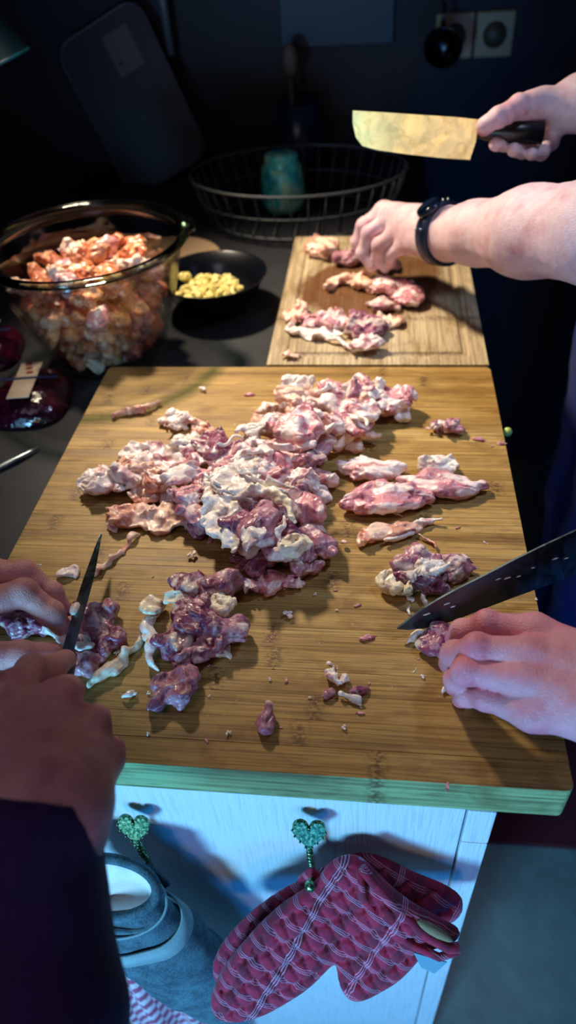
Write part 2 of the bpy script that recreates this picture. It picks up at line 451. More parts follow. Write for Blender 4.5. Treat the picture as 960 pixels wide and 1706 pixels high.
# ------------------------------------------------------------------ raw chicken
PAL = {  # muscle, fat/skin, blood/dark, fat share
    'pink':   ('#d38c96', '#f7e4de', '#8f3350', .05),
    'pale':   ('#e2b4b2', '#faf0e8', '#b5606c', .45),
    'peach':  ('#d79a82', '#f4d3bb', '#b5583e', .30),
    'mauve':  ('#ab7080', '#e0cac2', '#6a2a48', -.06),
    'purple': ('#8c4562', '#d2c2b4', '#521638', -.16),
    'skin':   ('#d9cbbd', '#f4efe4', '#b08688', .50),
    'orange': ('#c66c3c', '#e8ab74', '#8a3828', .10),  # bowl chicken: warm light over it is put into the colour
    'cream':  ('#d6c3a6', '#ece3c4', '#a8806c', .55),
}
PALIN = {k: (np.array(lin(a)), np.array(lin(b)), np.array(lin(c)), s) for k, (a, b, c, s) in PAL.items()}
def meat_mesh(kind, L, Wd, H, pal, seed, h=1.3):
    """raw meat as a blended, warped distance field, in mm; returns V (metres), F, colour; lies on z = 0"""
    r = np.random.default_rng(seed); off = r.uniform(0, 31, 3).astype(np.float32)
    lo = np.array([-L*.62-3, -Wd*.66-3, -1.5]); hi = np.array([L*.62+3, Wd*.66+3, H*1.25+3])
    P = grid(lo, hi, h)
    warp = {'lobe': 4.2, 'fillet': 2.8, 'chunk': 4.}.get(kind, 5.)
    wv = np.stack([ns(P, 13., off+k*5) for k in range(3)], -1)*warp + np.stack([ns(P, 6., off+k*3+9) for k in range(3)], -1)*(warp*.35)
    Q = P+wv
    if kind in ('lobe', 'fillet'):
        D = None; m = 3 if kind == 'lobe' else 4
        for k in range(m):
            yy = (k-(m-1)/2)*Wd/m*.9; l = L*.5*r.uniform(.7, 1.0)*(1-.25*abs(k-(m-1)/2)); rr = min(Wd/m*.78, H*.52)*r.uniform(.8, 1.15)
            bend = r.uniform(-.18, .18)*L
            a = (-l+rr, yy*.5+bend*.2, H*.40); c_ = (r.uniform(-.15, .1)*L, yy*1.05, H*.52); b = (l-rr, yy*.55+bend*.25, H*.36)
            te = .92 if kind == 'fillet' else .78
            if kind == 'fillet': a = (a[0], yy*.85+bend*.1, a[2]); b = (b[0], yy*.85+bend*.12, b[2])
            d = smin(cap(Q, a, c_, rr*te, rr), cap(Q, c_, b, rr, rr*te), 3)
            D = d if D is None else smin(D, d, 3.2)
        D = D+(1-np.minimum(np.abs(ns(Q*np.array([.22, 1, 1], np.float32), 7.5, off+3))/.16, 1))*1.5
        D = D+(1-np.minimum(np.abs(ns(Q*np.array([.8, 1.2, 1], np.float32), 16., off+15))/.10, 1))*1.2
        D = np.maximum(D, (Q[..., 2]-H*.86+ns(Q*np.array([1, 1, 0], np.float32), 14., off+17)*H*.30)*.8)
    elif kind == 'chunk':
        D = None
        for k in range(5):
            c_ = (r.uniform(-.24, .24)*L, r.uniform(-.2, .2)*Wd, H*r.uniform(.34, .55)); rad = np.array([r.uniform(.22, .36)*L, r.uniform(.2, .34)*Wd, H*r.uniform(.32, .46)])
            d = ell(Q, c_, rad); D = d if D is None else smin(D, d, 3.2)
        D = D+(1-np.minimum(np.abs(ns(Q*np.array([.5, 1, 1], np.float32), 12., off+3))/.14, 1))*1.5
    elif kind == 'fatty':
        D = ell(Q, (0, 0, H*.42), (L*.46, Wd*.42, H*.44))
        for k in range(4):
            c_ = (r.uniform(-.4, .4)*L, r.uniform(-.38, .38)*Wd, H*r.uniform(.3, .7)); D = smin(D, ell(Q, c_, (L*.17, Wd*.2, H*.3)), 2.5)
        fold = np.abs(ns(Q, 8.5, off+3)); D = D+(1-np.minimum(fold/.30, 1))*2.6-.4
        fold2 = np.abs(ns(Q*np.array([.7, 1.3, 1.], np.float32), 5.0, off+13)); D = D+(1-np.minimum(fold2/.25, 1))*1.2
        D = D+(1-np.minimum(np.abs(ns(Q, 3.4, off+21))/.25, 1))*.55
    elif kind == 'flap':
        z = H*.45+ns(Q*np.array([.6, 1, 0], np.float32), 9., off)*H*.34+ns(Q*np.array([1, 1, 0], np.float32), 4.5, off+7)*H*.16
        rad = np.sqrt((Q[..., 0]/(L*.5))**2+(Q[..., 1]/(Wd*.48))**2)+ns(P*np.array([1, 1, 0], np.float32), 10., off+2)*.22
        D = np.maximum(np.abs(Q[..., 2]-z)-H*.22, (rad-1)*Wd*.4)
        D = smin(D, ell(Q, (0, 0, H*.2), (L*.36, Wd*.3, H*.35)), 3)
    elif kind == 'strip':
        ph = r.uniform(0, 6); am = r.uniform(.5, 1)*Wd*.22
        t = np.linspace(-L*.5, L*.5, 9); D = None
        pts = [(x, am*math.sin(x/L*5+ph), H*.4+H*.12*math.sin(x*.2+ph)) for x in t]
        rr = [Wd*.26*(.55+.45*math.sin(math.pi*(k+.7)/9.5)) * r.uniform(.75, 1.15) for k in range(9)]
        Pz = Q*np.array([1, 1, 1.0], np.float32)
        for k in range(8):
            d = cap(Pz, pts[k], pts[k+1], rr[k], rr[k+1]); D = d if D is None else smin(D, d, 2)
        fold = np.abs(ns(Q*np.array([.35, 1, 1], np.float32), 4.5, off+3)); D = D+(1-np.minimum(fold/.3, 1))*1.1
    elif kind == 'curl':
        D = None; t = np.linspace(.3, 5.4, 12)
        pts = [(L*.30*math.cos(a), Wd*.30*math.sin(a), H*(.35+.02*k)) for k, a in enumerate(t)]
        for k in range(11):
            d = cap(Q, pts[k], pts[k+1], min(L, Wd)*.15, min(L, Wd)*.16); D = d if D is None else smin(D, d, 1.5)
        D = smin(D, ell(Q, (0, 0, H*.2), (L*.3, Wd*.3, H*.3)), 2)
    D = D+ns(P, 3.2, off+4)*.45+ns(P, 1.9, off+8)*.18*(0 if kind in ('lobe', 'fillet') else 1)
    D = np.maximum(D, .2-P[..., 2])
    V, F = iso(D, lo, h)
    if len(V) < 8: return None
    # pigment
    mu, fa, bl, sh = PALIN[pal]
    if kind in ('lobe', 'fillet'):
        a = ns(V*np.array([.3, 1, 1], np.float32), 5.5, off+1)*.5+ns(V*np.array([.5, 1, 1], np.float32), 12., off+6)*.7
    else:
        a = ns(V, 6., off+1)*.5+ns(V, 13., off+6)*.75
    f = np.clip((a+sh-.12)/.22, 0, 1)[:, None]
    b = np.clip((ns(V, 8., off+11)+ns(V, 3.5, off+12)*.4-.28)/.25, 0, 1)[:, None]
    tint = ns(V, 15., off+20)[:, None]*.22
    cm = mu*(1+tint)*np.array([1, 1-.0, 1+.0])
    c = cm*(1-b*.75)+bl*b*.75
    c = c*(1-f)+fa*(1+tint*.3)*f
    return V*.001, F, np.clip(c, 0, 1)

def chicken(px, py, L, Wd, H, ang, kind, pal, label=None, z=0.0, seed=None, group=None, tilt=(0, 0), name=None, h=1.3, cat='chicken'):
    seed = seed if seed is not None else int(px*31+py*17)
    g_ = {'lobe': (1.22, 1.25, 1.1), 'fillet': (1.22, 1.2, 1.05), 'strip': (1.05, 1.25, 1.1), 'flap': (1.15, 1.2, 1.0)}.get(kind, (1.22, 1.28, 1.12))
    r = meat_mesh(kind, L*g_[0], Wd*g_[1], H*g_[2], pal, seed, h)
    if r is None: return None
    p = at(px, py, z+H*.0004)
    nm = name or {'lobe': 'chicken_thigh_piece', 'fillet': 'chicken_fillet', 'chunk': 'chicken_chunk', 'fatty': 'chicken_trimming', 'flap': 'chicken_skin_flap', 'strip': 'chicken_fat_strip', 'curl': 'chicken_skin_curl'}[kind]
    o = mesh_obj(nm, r[0], r[1], M['meat'], col=r[2], loc=(p[0], p[1], z), rot=(math.radians(tilt[0]), math.radians(tilt[1]), math.radians(ang)))
    tag(o, label, cat, group); return o

# --- central heap: sampled inside its outline, then the pieces that stand out
HEAP = [(420, 705), (465, 650), (505, 628), (600, 630), (640, 648), (680, 655), (678, 688), (645, 700), (632, 725), (598, 748), (558, 765), (552, 805), (528, 838), (530, 880), (533, 930), (500, 942), (440, 950), (412, 945), (405, 925), (370, 905), (350, 875), (322, 885), (303, 850), (272, 825), (232, 822), (200, 818), (155, 822), (148, 795), (200, 770), (222, 745), (250, 745), (285, 748), (300, 732), (350, 738), (400, 738)]
HP = np.array(HEAP, float)
def poly_sd(P, poly):
    d = np.full(P.shape[:-1], 1e9); ins = np.zeros(P.shape[:-1], bool); n_ = len(poly)
    for i in range(n_):
        a, b = poly[i], poly[(i+1) % n_]; ab = b-a; t = np.clip(((P-a)@ab)/(ab@ab), 0, 1)
        d = np.minimum(d, np.linalg.norm(P-a-t[..., None]*ab, axis=-1))
        c = ((a[1] > P[..., 1]) != (b[1] > P[..., 1])) & (P[..., 0] < (b[0]-a[0])*(P[..., 1]-a[1])/(b[1]-a[1]+1e-12)+a[0])
        ins ^= c
    return np.where(ins, d, -d)
def region(x, y):
    if x < 290 and y < 850: return 'left arm'
    if y > 835: return 'lower end'
    if x > 420 and y < 760: return 'upper right arm'
    return 'middle'
KW = {'fatty': 'crumpled fatty trimming', 'chunk': 'lumpy chunk', 'lobe': 'smooth muscle piece', 'flap': 'folded skin flap', 'strip': 'narrow fat strip', 'curl': 'curled skin piece'}
cw = {'pink': 'pink', 'pale': 'whitish pink', 'peach': 'peach coloured', 'mauve': 'mauve', 'purple': 'dark purple', 'skin': 'greyish white', 'cream': 'cream coloured'}
k = 0
row = 0; y = 632
while y < 945:
    stp = 25+ (y-630)*.035
    x = 140+(row % 2)*21
    while x < 700:
        qx = x+random.uniform(-7, 7); qy = y+random.uniform(-6, 6)
        s = float(poly_sd(np.array([qx, qy]), HP))
        if s > 2:
            rg = region(qx, qy); sc = 1 if s > 14 else .8
            if rg == 'left arm': kind = random.choice(['fatty', 'fatty', 'chunk', 'curl']); pal = random.choice(['pale', 'pale', 'peach', 'pale', 'pink'])
            elif rg == 'upper right arm': kind = random.choice(['fatty', 'chunk', 'lobe', 'fatty', 'strip']); pal = random.choice(['pink', 'pale', 'pink', 'peach', 'pale'])
            elif rg == 'lower end': kind = random.choice(['chunk', 'lobe', 'chunk', 'fatty']); pal = random.choice(['mauve', 'mauve', 'pink', 'purple', 'mauve'])
            else: kind = random.choice(['fatty', 'chunk', 'fatty', 'lobe']); pal = random.choice(['pink', 'pale', 'pink', 'mauve', 'pale'])
            z = .001+min(s/46, 1)*.024*random.uniform(.6, 1.1)
            L = random.uniform(30, 44)*sc; Wd = random.uniform(22, 31)*sc; H = random.uniform(15, 22)*sc
            if s < 16: z = 0.0
            lab = f'small {cw[pal]} {KW[kind]} in the {rg} of the central heap'
            chicken(qx, qy, L, Wd, H, random.uniform(-60, 60), kind, pal, lab, z, seed=1000+k, group=f'{KW[kind]}s, {cw[pal]}, in the {rg} of the heap',
                    tilt=(random.uniform(-15, 15) if z > 0 else 0, random.uniform(-15, 15) if z > 0 else 0), h=1.35)
            k += 1
        x += 40
    y += stp; row += 1

by = {}
for o in list(COL.objects):
    if o.get('group') and 'of the heap' in o['group']: by.setdefault(o['label'], []).append(o)
for lb, os_ in by.items():
    if len(os_) < 2: continue
    os_.sort(key=lambda o: o.location.x)
    ranks = {2: ['left one', 'right one'], 3: ['leftmost', 'middle one', 'rightmost'], 4: ['leftmost', 'second from left', 'second from right', 'rightmost'],
             5: ['leftmost', 'second from left', 'middle one', 'second from right', 'rightmost']}.get(len(os_))
    for i, o in enumerate(os_):
        if ranks: o['label'] = lb.replace('small ', '').replace(' of the central heap', ' of heap')+', '+ranks[i]
HL = [  # (px,py,L,W,H,angle,kind,palette,z,label)
 (499, 711, 66, 46, 21, -14, 'fillet', 'pink', .032, 'large smooth pink thigh piece with pale membrane on the upper right arm of the heap'),
 (440, 708, 60, 26, 15, 40, 'fatty', 'skin', .022, 'long whitish fatty trimming along the upper left edge of the large pink thigh piece'),
 (485, 662, 40, 30, 18, 10, 'lobe', 'peach', .024, 'rosy orange square chunk near the top of the heap'),
 (500, 640, 44, 22, 15, 0, 'fatty', 'skin', .020, 'white knobbly fat at the very top left of the heap'),
 (595, 648, 52, 32, 20, 80, 'lobe', 'mauve', .020, 'rounded mauve muscle piece at the top right of the heap'),
 (625, 655, 34, 24, 16, 60, 'fatty', 'skin', .018, 'white fat lump right of the rounded mauve muscle piece'),
 (655, 672, 46, 36, 24, 50, 'fatty', 'pink', .004, 'pink and white piece with raised tip at the far right end of the heap'),
 (590, 735, 50, 22, 13, 25, 'strip', 'peach', .006, 'peach coloured strip at the lower right edge of the upper arm of the heap'),
 (612, 690, 32, 26, 14, 10, 'curl', 'pale', .020, 'pale ring shaped curl of skin in the upper right arm of the heap'),
 (360, 745, 54, 34, 20, 0, 'lobe', 'purple', .018, 'bright magenta muscle piece in the upper middle of the heap'),
 (325, 742, 38, 28, 18, 20, 'fatty', 'skin', .014, 'whitish rounded fat lump left of the magenta muscle piece'),
 (410, 775, 44, 30, 14, 10, 'lobe', 'skin', .034, 'greyish translucent rounded piece above the white skin flap'),
 (368, 850, 92, 30, 12, 108, 'flap', 'skin', .030, 'long greyish white skin flap hanging down the left of the lower end of the heap'),
 (392, 800, 46, 40, 12, 20, 'flap', 'skin', .036, 'upper fold of greyish white skin with pinkish patch in mid heap'),
 (400, 898, 44, 22, 9, -40, 'flap', 'skin', .020, 'pale lower tip of skin next to the dark pink lump at the heap front'),
 (425, 822, 56, 14, 9, 15, 'strip', 'skin', .046, 'white skin strip crossing the lower heap nearly level'),
 (465, 835, 64, 16, 10, -52, 'strip', 'cream', .044, 'cream coloured skin ribbon slanting down the right of the lower heap'),
 (440, 800, 60, 11, 8, -30, 'strip', 'skin', .046, 'thin white ribbon above the cream coloured ribbon'),
 (397, 872, 34, 26, 20, 80, 'lobe', 'purple', .030, 'dark pink glossy lump framed by white skin in the lower heap'),
 (440, 870, 46, 36, 24, 60, 'chunk', 'mauve', .032, 'mauve lumpy piece in the centre of the lower end of the heap'),
 (427, 890, 32, 18, 11, 70, 'flap', 'skin', .046, 'small grey translucent skin triangle on the mauve lumpy piece'),
 (489, 912, 30, 24, 17, 20, 'curl', 'cream', .026, 'round cream coloured curl at the lower right of the heap'),
 (508, 845, 40, 28, 20, 85, 'lobe', 'pink', .022, 'pinkish grey muscle piece on the right side of the lower heap'),
 (520, 905, 42, 32, 24, -50, 'chunk', 'mauve', .004, 'large mauve chunk at the lower right corner of the heap'),
 (430, 938, 40, 28, 20, 20, 'lobe', 'purple', .002, 'dark mauve muscle lump at the lower left foot of the heap'),
 (508, 936, 42, 28, 18, -10, 'lobe', 'mauve', .002, 'rosy rounded muscle piece at the lower right foot of the heap'),
 (455, 970, 46, 24, 15, 5, 'fatty', 'pink', 0, 'pink and white piece lying just below the front tip of the heap'),
 (175, 802, 52, 36, 20, 10, 'fatty', 'pale', .004, 'whitish fatty piece at the far left end of the heap'),
 (220, 785, 40, 30, 18, -40, 'fatty', 'peach', .010, 'peach and red fatty piece second from the left end of the heap'),
 (250, 760, 58, 30, 18, 8, 'flap', 'pale', .012, 'pale folded skin arching over the left arm of the heap'),
 (236, 818, 44, 22, 15, -60, 'fatty', 'peach', .004, 'peach coloured tail hanging off the lower edge of the left arm'),
 (335, 870, 40, 26, 18, -35, 'lobe', 'purple', .002, 'dark pink piece at the lower edge between left arm and skin flap'),
 # loose pieces
 (228, 684, 58, 15, 9, 28, 'strip', 'peach', 0, 'peach coloured sliver of skin alone at the upper left of the board'),
 (300, 703, 40, 26, 16, 20, 'fatty', 'pale', 0, 'pale lump of fat above the left arm of the heap'),
 (340, 716, 34, 20, 11, -35, 'fatty', 'peach', 0, 'small peach trimming touching the pale lump above the heap'),
 (740, 711, 36, 21, 14, -10, 'fatty', 'mauve', 0, 'small mauve piece alone at the upper right of the board'),
 (245, 862, 74, 30, 16, -4, 'flap', 'peach', 0, 'flat peach coloured skin piece below the left arm of the heap'),
 (192, 872, 22, 12, 8, 70, 'fatty', 'pink', 0, 'small pink scrap at the left end of the flat peach skin piece'),
 (190, 925, 62, 14, 7, 62, 'strip', 'peach', 0, 'thin peach tendril of skin running down beside the small knife tip'),
 (115, 951, 24, 15, 12, -40, 'curl', 'pale', 0, 'small pale curl left of the small knife blade'),
 (620, 782, 86, 26, 20, 2, 'fillet', 'pale', 0, 'pale pink fillet with white membrane, topmost of the fillets on the right'),
 (728, 776, 40, 24, 18, -12, 'fatty', 'skin', 0, 'cream and pink knob at the right end of the top fillet'),
 (738, 808, 92, 28, 20, -6, 'fillet', 'pink', 0, 'pink fillet reaching furthest right among the fillets'),
 (645, 832, 96, 32, 24, 8, 'fillet', 'pink', 0, 'plump pink grey fillet, front one of the fillets on the right'),
 (640, 888, 60, 20, 12, 20, 'flap', 'peach', 0, 'left crumpled end of the pale skin strip below the fillets'),
 (690, 880, 56, 14, 11, 28, 'strip', 'pale', 0, 'pale folded skin strip below the fillets'),
 (655, 852, 26, 5, 5, -35, 'strip', 'pale', .002, 'thin pale tendon between front fillet and skin strip'),
 (712, 905, 24, 5, 5, -50, 'strip', 'peach', 0, 'thin peach tendon right under the skin strip'),
 (695, 935, 50, 24, 17, 24, 'lobe', 'mauve', .008, 'rosy piece on top of the cluster beside the large knife'),
 (672, 962, 42, 26, 16, 60, 'fatty', 'cream', 0, 'cream coloured fat at the left of the cluster beside the large knife'),
 (705, 965, 40, 26, 19, -30, 'chunk', 'purple', .002, 'dark red glossy lump in the middle of the cluster beside the large knife'),
 (752, 946, 40, 28, 19, 5, 'fatty', 'mauve', 0, 'mauve and white piece at the right of the cluster beside the large knife'),
 (712, 950, 34, 18, 10, 30, 'fatty', 'skin', .018, 'white membrane over the cluster beside the large knife'),
 (684, 1002, 24, 8, 6, 80, 'strip', 'skin', 0, 'left of two white drips of fat below the cluster'),
 (711, 996, 14, 6, 5, 85, 'strip', 'peach', 0, 'right of two short drips of fat below the cluster'),
 # group of purple thigh pieces at the lower left
 (314, 974, 38, 24, 20, 65, 'lobe', 'purple', .010, 'pointed purple piece at the top left of the purple group'),
 (371, 975, 40, 32, 24, 10, 'chunk', 'mauve', .006, 'big round mauve lobe at the top right of the purple group'),
 (309, 1000, 38, 15, 10, -5, 'flap', 'cream', .014, 'cream fat fold below the pointed purple piece'),
 (325, 1030, 54, 28, 16, -28, 'lobe', 'purple', .012, 'flat dark purple slab in the middle of the purple group'),
 (255, 1012, 24, 20, 15, 10, 'curl', 'cream', .004, 'curled cream knob at the left of the purple group'),
 (255, 1060, 62, 16, 16, -78, 'strip', 'skin', .002, 'long fatty white edged piece at the left side of the purple group'),
 (292, 1070, 56, 26, 19, -80, 'lobe', 'purple', .003, 'long purple grey lobe in the lower middle of the purple group'),
 (367, 1012, 34, 20, 13, 10, 'fatty', 'cream', .014, 'cream fat band under the big round mauve lobe'),
 (365, 1052, 42, 32, 22, 10, 'chunk', 'mauve', .002, 'greyish mauve lump at the right side of the purple group'),
 (340, 1085, 48, 20, 16, 28, 'fatty', 'mauve', .002, 'ragged grey mauve piece at the lower right of the purple group'),
 (370, 1086, 18, 14, 10, -60, 'flap', 'skin', 0, 'small bluish white tag of fat at the lower right of the purple group'),
 (293, 1148, 46, 30, 18, 50, 'lobe', 'mauve', 0, 'pointed mauve piece at the very bottom of the purple group'),
 (200, 1098, 56, 17, 12, 52, 'strip', 'cream', 0, 'cream strip of fat between the left hand and the purple group'),
 # small bits in the foreground
 (442, 1208, 19, 15, 12, 60, 'chunk', 'mauve', 0, 'small round mauve bit nearest the front edge of the board'),
 (555, 1122, 20, 14, 11, -55, 'fatty', 'pale', 0, 'small whitish pink bit in the foreground, upper one'),
 (548, 1152, 11, 8, 5, 0, 'fatty', 'mauve', 0, 'small flat mauve bit touching the whitish pink bit'),
 (600, 1150, 10, 8, 6, 0, 'chunk', 'purple', 0, 'small dark red bit right of the whitish pink bit'),
 (588, 1170, 18, 7, 4, -30, 'strip', 'skin', 0, 'thin stringy white bit below the small dark red bit'),
 (745, 1145, 18, 6, 4, 70, 'strip', 'skin', 0, 'white sliver beside the little finger of the right hand'),
 (693, 1062, 15, 8, 5, 20, 'strip', 'skin', 0, 'pale green white shred under the large knife tip'),
 (217, 1153, 9, 6, 4, 0, 'fatty', 'skin', 0, 'tiny white crumb between right fist and purple group'),
 # second board
 (535, 412, 50, 52, 26, 0, 'fatty', 'peach', 0, 'orange lit lump of chicken at the back left of the smaller board'),
 (578, 432, 44, 34, 20, 30, 'chunk', 'mauve', 0, 'mauve grey piece left of the watch hand on the smaller board'),
 (575, 468, 66, 26, 14, 38, 'strip', 'peach', 0, 'peach strip of skin left of centre on the smaller board'),
 (612, 475, 60, 30, 16, -25, 'fatty', 'peach', 0, 'pale crumpled skin in the centre of the smaller board'),
 (652, 480, 60, 40, 20, -10, 'fatty', 'pink', .002, 'pink and white piece right of centre on the smaller board'),
 (688, 498, 46, 36, 22, 10, 'chunk', 'pink', 0, 'rosy rounded lump at the right end of the centre pieces'),
 (640, 508, 50, 26, 14, -20, 'lobe', 'mauve', 0, 'mauve muscle slice under the pink pieces on the smaller board'),
 (492, 525, 62, 24, 14, 78, 'fatty', 'peach', 0, 'peach fold at the left end of the large thigh on the smaller board'),
 (520, 552, 78, 28, 13, -22, 'flap', 'skin', 0, 'pale skin edge along the front left of the large thigh'),
 (548, 535, 60, 40, 16, -5, 'fatty', 'pink', .002, 'pink left half of the large thigh on the smaller board'),
 (610, 545, 66, 56, 20, 10, 'lobe', 'purple', .002, 'magenta right half of the large thigh on the smaller board'),
 (610, 572, 36, 26, 16, 10, 'fatty', 'pale', .004, 'white fat lump at the front of the large thigh'),
 (575, 572, 60, 16, 10, -20, 'strip', 'pale', 0, 'pale rim strip at the front edge of the large thigh'),
 (645, 535, 36, 30, 12, 30, 'flap', 'peach', 0, 'peach flap at the right end of the large thigh'),
 (484, 592, 22, 12, 6, 0, 'fatty', 'peach', 0, 'small peach scrap at the front left of the smaller board'),
 (640, 440, 40, 26, 16, 0, 'chunk', 'mauve', .004, 'dark piece pinched under the watch hand'),
]
for (px, py, L, Wd, H, a, kd, pl, z, lb) in HL:
    chicken(px, py, L, Wd, H, a, kd, pl, lb, z, h=1.2)
for i, (x, y, a, L, z) in enumerate([(530, 690, -30, 46, .044), (560, 715, 40, 36, .036), (470, 745, -15, 40, .040), (545, 650, 20, 30, .034), (300, 775, 15, 38, .030), (350, 800, -50, 34, .040), (500, 800, 60, 36, .042), (470, 880, 80, 30, .050), (260, 790, -20, 30, .028), (600, 700, -60, 28, .034), (420, 760, 10, 40, .042), (385, 735, 30, 30, .034)]):
    chicken(x, y, L, 9, 6, a, 'strip', 'skin' if i % 2 else 'pale', 'thin whitish sinew on the central heap, '+['across the large pink thigh', 'right of the large pink thigh', 'lower left of the large pink thigh', 'near its top', 'where the left arm begins', 'above the long skin flap', 'on its right flank', 'at its lower front', 'on the left arm', 'in the upper right arm', 'just above the ribbons', 'beside the magenta piece'][i], z, group='thin sinews over the heap', h=1.0, tilt=(random.uniform(-10, 10), random.uniform(-10, 10)))
# crumbs
cr = [meat_mesh('fatty', 9, 6, 4, p, 50+i, .9) for i, p in enumerate(['pale', 'pink', 'skin', 'peach'])]
cme = []
CP = [(335, 652), (418, 660), (395, 710), (572, 948), (476, 1028), (616, 1066), (690, 1112), (300, 916), (323, 925), (355, 898), (815, 905), (425, 1005), (640, 680), (800, 735), (60, 943), (240, 892), (215, 905), (744, 1312), (500, 1055), (520, 1072), (560, 1018), (598, 1010), (545, 1080), (470, 1140), (702, 1128), (452, 1062), (730, 1160), (880, 1010), (895, 1000), (350, 1110), (395, 1165), (410, 1162), (380, 1225), (345, 1232), (655, 1145), (870, 1260), (525, 990), (560, 985), (585, 1040), (620, 1180), (680, 700), (765, 880)]
for i in range(44): 
    CP.append((random.uniform(140, 700), random.uniform(960, 1230)))
for i, (x, y) in enumerate(CP):
    j = i % 4; big = 1.0 if i < 16 else random.uniform(.25, .5)
    p = at(x, y, 0)
    if len(cme) < 4:
        o = mesh_obj('meat_crumb', cr[j][0], cr[j][1], M['meat'], col=cr[j][2]); cme.append(o)
    else: o = cme[j].copy(); COL.objects.link(o)
    o.location = (p[0], p[1], 0); o.scale = (big, big, big); o.rotation_euler = (0, 0, random.uniform(0, 6))
    tag(o, 'tiny scrap of meat or fat scattered on the bamboo board', 'meat crumb', 'tiny scraps scattered over the big board')
# bits hanging at the right edge
p = at(846, 722, -.012); V, F = blob_vf(.0055); o = mesh_obj('onion_bit', V, F, plain('green_bit', '#b7d36a', .4), loc=(p[0]-.0005, p[1], -.010))
tag(o, 'small pale green bit stuck at the right edge of the big board', 'food scrap')
r_ = meat_mesh('strip', 18, 8, 5, 'pink', 99, 1.0); p = at(838, 742, .0)
o = mesh_obj('chicken_scrap', r_[0], r_[1], M['meat'], col=r_[2], loc=(p[0]-.006, p[1], 0)); tag(o, 'pink scrap poking over the right edge of the big board', 'chicken')

# ------------------------------------------------------------------ glass bowl with chopped chicken
def thin_glass(name, tint, gl=1.0):
    m = bpy.data.materials.new(name); m.use_nodes = True; t = m.node_tree; t.nodes.clear()
    o = t.nodes.new('ShaderNodeOutputMaterial'); tr = t.nodes.new('ShaderNodeBsdfTransparent'); g = t.nodes.new('ShaderNodeBsdfGlossy')
    tr.inputs[0].default_value = tuple(tint)+(1,); g.inputs['Roughness'].default_value = .03
    f = t.nodes.new('ShaderNodeFresnel'); f.inputs[0].default_value = 1.45
    mu = t.nodes.new('ShaderNodeMath'); mu.operation = 'MULTIPLY'; mu.inputs[1].default_value = gl; t.links.new(f.outputs[0], mu.inputs[0])
    mx = t.nodes.new('ShaderNodeMixShader'); t.links.new(mu.outputs[0], mx.inputs[0]); t.links.new(tr.outputs[0], mx.inputs[1]); t.links.new(g.outputs[0], mx.inputs[2])
    t.links.new(mx.outputs[0], o.inputs[0]); return m
M['glass'] = thin_glass('clear_glass', (.965, .97, .955), .55)
M['glass_rim'] = thin_glass('glass_rim', (.62, .74, .66), 1.0)
CT = -.0385
bc = np.array([-.283, .655, CT]); BR = .133; BH = .175
bowl = tag(empty('glass_bowl', bc), 'large clear glass bowl full of chopped raw chicken on the worktop at left', 'bowl')
def bprof(z, inner=False):
    t = z/BH; r = .068+(BR-.068)*(t**.62) if t > 0 else .068
    return r-(.004 if inner else 0)
zs = [0, .004, .012, .025, .045, .07, .1, .13, .155, .168]
prof = [(.0005, 0), (.060, 0)]+[(bprof(z)-(.006 if z == 0 else 0), z+.0005) for z in zs]+[(bprof(z, True), max(z, .005)) for z in zs[::-1]]+[(.0005, .005)]
V, F = lathe_vf(prof, 72); mesh_obj('bowl_wall', V, F, M['glass'], bowl)
rp = [(BR-.0055, .167), (BR+.006, .167), (BR+.0095, .171), (BR+.006, .1755), (BR-.002, .1755), (BR-.0055, .172)]
V, F = lathe_vf(rp, 72, closed=True); mesh_obj('rim', V, F, M['glass_rim'], bowl)
# pouring lip / grip tab on the right of the rim
tab = [(BR+.004+.018*math.cos(a)-.004, .03*math.sin(a)) for a in np.linspace(-1.5, 1.5, 12)]+[(BR-.001, .03), (BR-.001, -.03)]
V, F = prism_vf([(x, y) for x, y in tab], .168, .1745); mesh_obj('grip_tab', V, F, M['glass_rim'], bowl, rot=(0, 0, .35))
chop = []
for i in range(12):
    pal = ['orange', 'peach', 'orange', 'pink', 'orange', 'orange'][i % 6]; kd = ['chunk', 'fatty', 'lobe'][i % 3]
    r = meat_mesh(kd, random.uniform(48, 60), random.uniform(36, 44), random.uniform(24, 30), pal, 400+i, 1.8)
    me = mesh_obj('chopped_chicken', r[0]-np.array([0, 0, .012]), r[1], M['meat'], col=r[2]); chop.append(me)
kk = 0
def put_chop(x, y, z, sc=1.0, lab=None, grp=None):
    global kk
    src = chop[kk % 12]; o = src if kk < 12 else src.copy()
    if kk >= 12: COL.objects.link(o)
    kk += 1
    o.location = bc+np.array([x, y, z]); o.scale = (sc,)*3
    o.rotation_euler = (random.uniform(-.8, .8), random.uniform(-.8, .8), random.uniform(0, 6.28))
    tag(o, lab, 'chicken', grp)
for z in (.026, .050, .075, .098):
    R_ = bprof(z)-.034
    for j in range(int(2*math.pi*R_/.027)):
        a = j*2*math.pi/int(2*math.pi*R_/.027)+z*40
        lay = {.026: 'at the bottom', .050: 'low down', .075: 'at mid height', .098: 'just under the top'}[z]
        put_chop(R_*math.cos(a), R_*math.sin(a), z, .95, f'chopped chicken piece pressed against the glass bowl wall {lay}', f'chicken against the glass {lay}')
for j in range(26):
    rr = math.sqrt((j+.5)/26)*.088; a = j*2.4
    zz = .118+.022*(1-rr/.088)+random.uniform(-.006, .008)+(.012 if (rr*math.cos(a) > -.03) else 0)
    put_chop(rr*math.cos(a), rr*math.sin(a), zz, .95, 'chopped chicken piece on top of the pile in the glass bowl', 'chicken on top in the glass bowl')
for j in range(5): put_chop(.035*math.cos(j*1.26), .035*math.sin(j*1.26), .07+.012*(j % 2), 1.6, 'chopped chicken piece buried in the middle of the glass bowl', 'chicken inside the glass bowl')

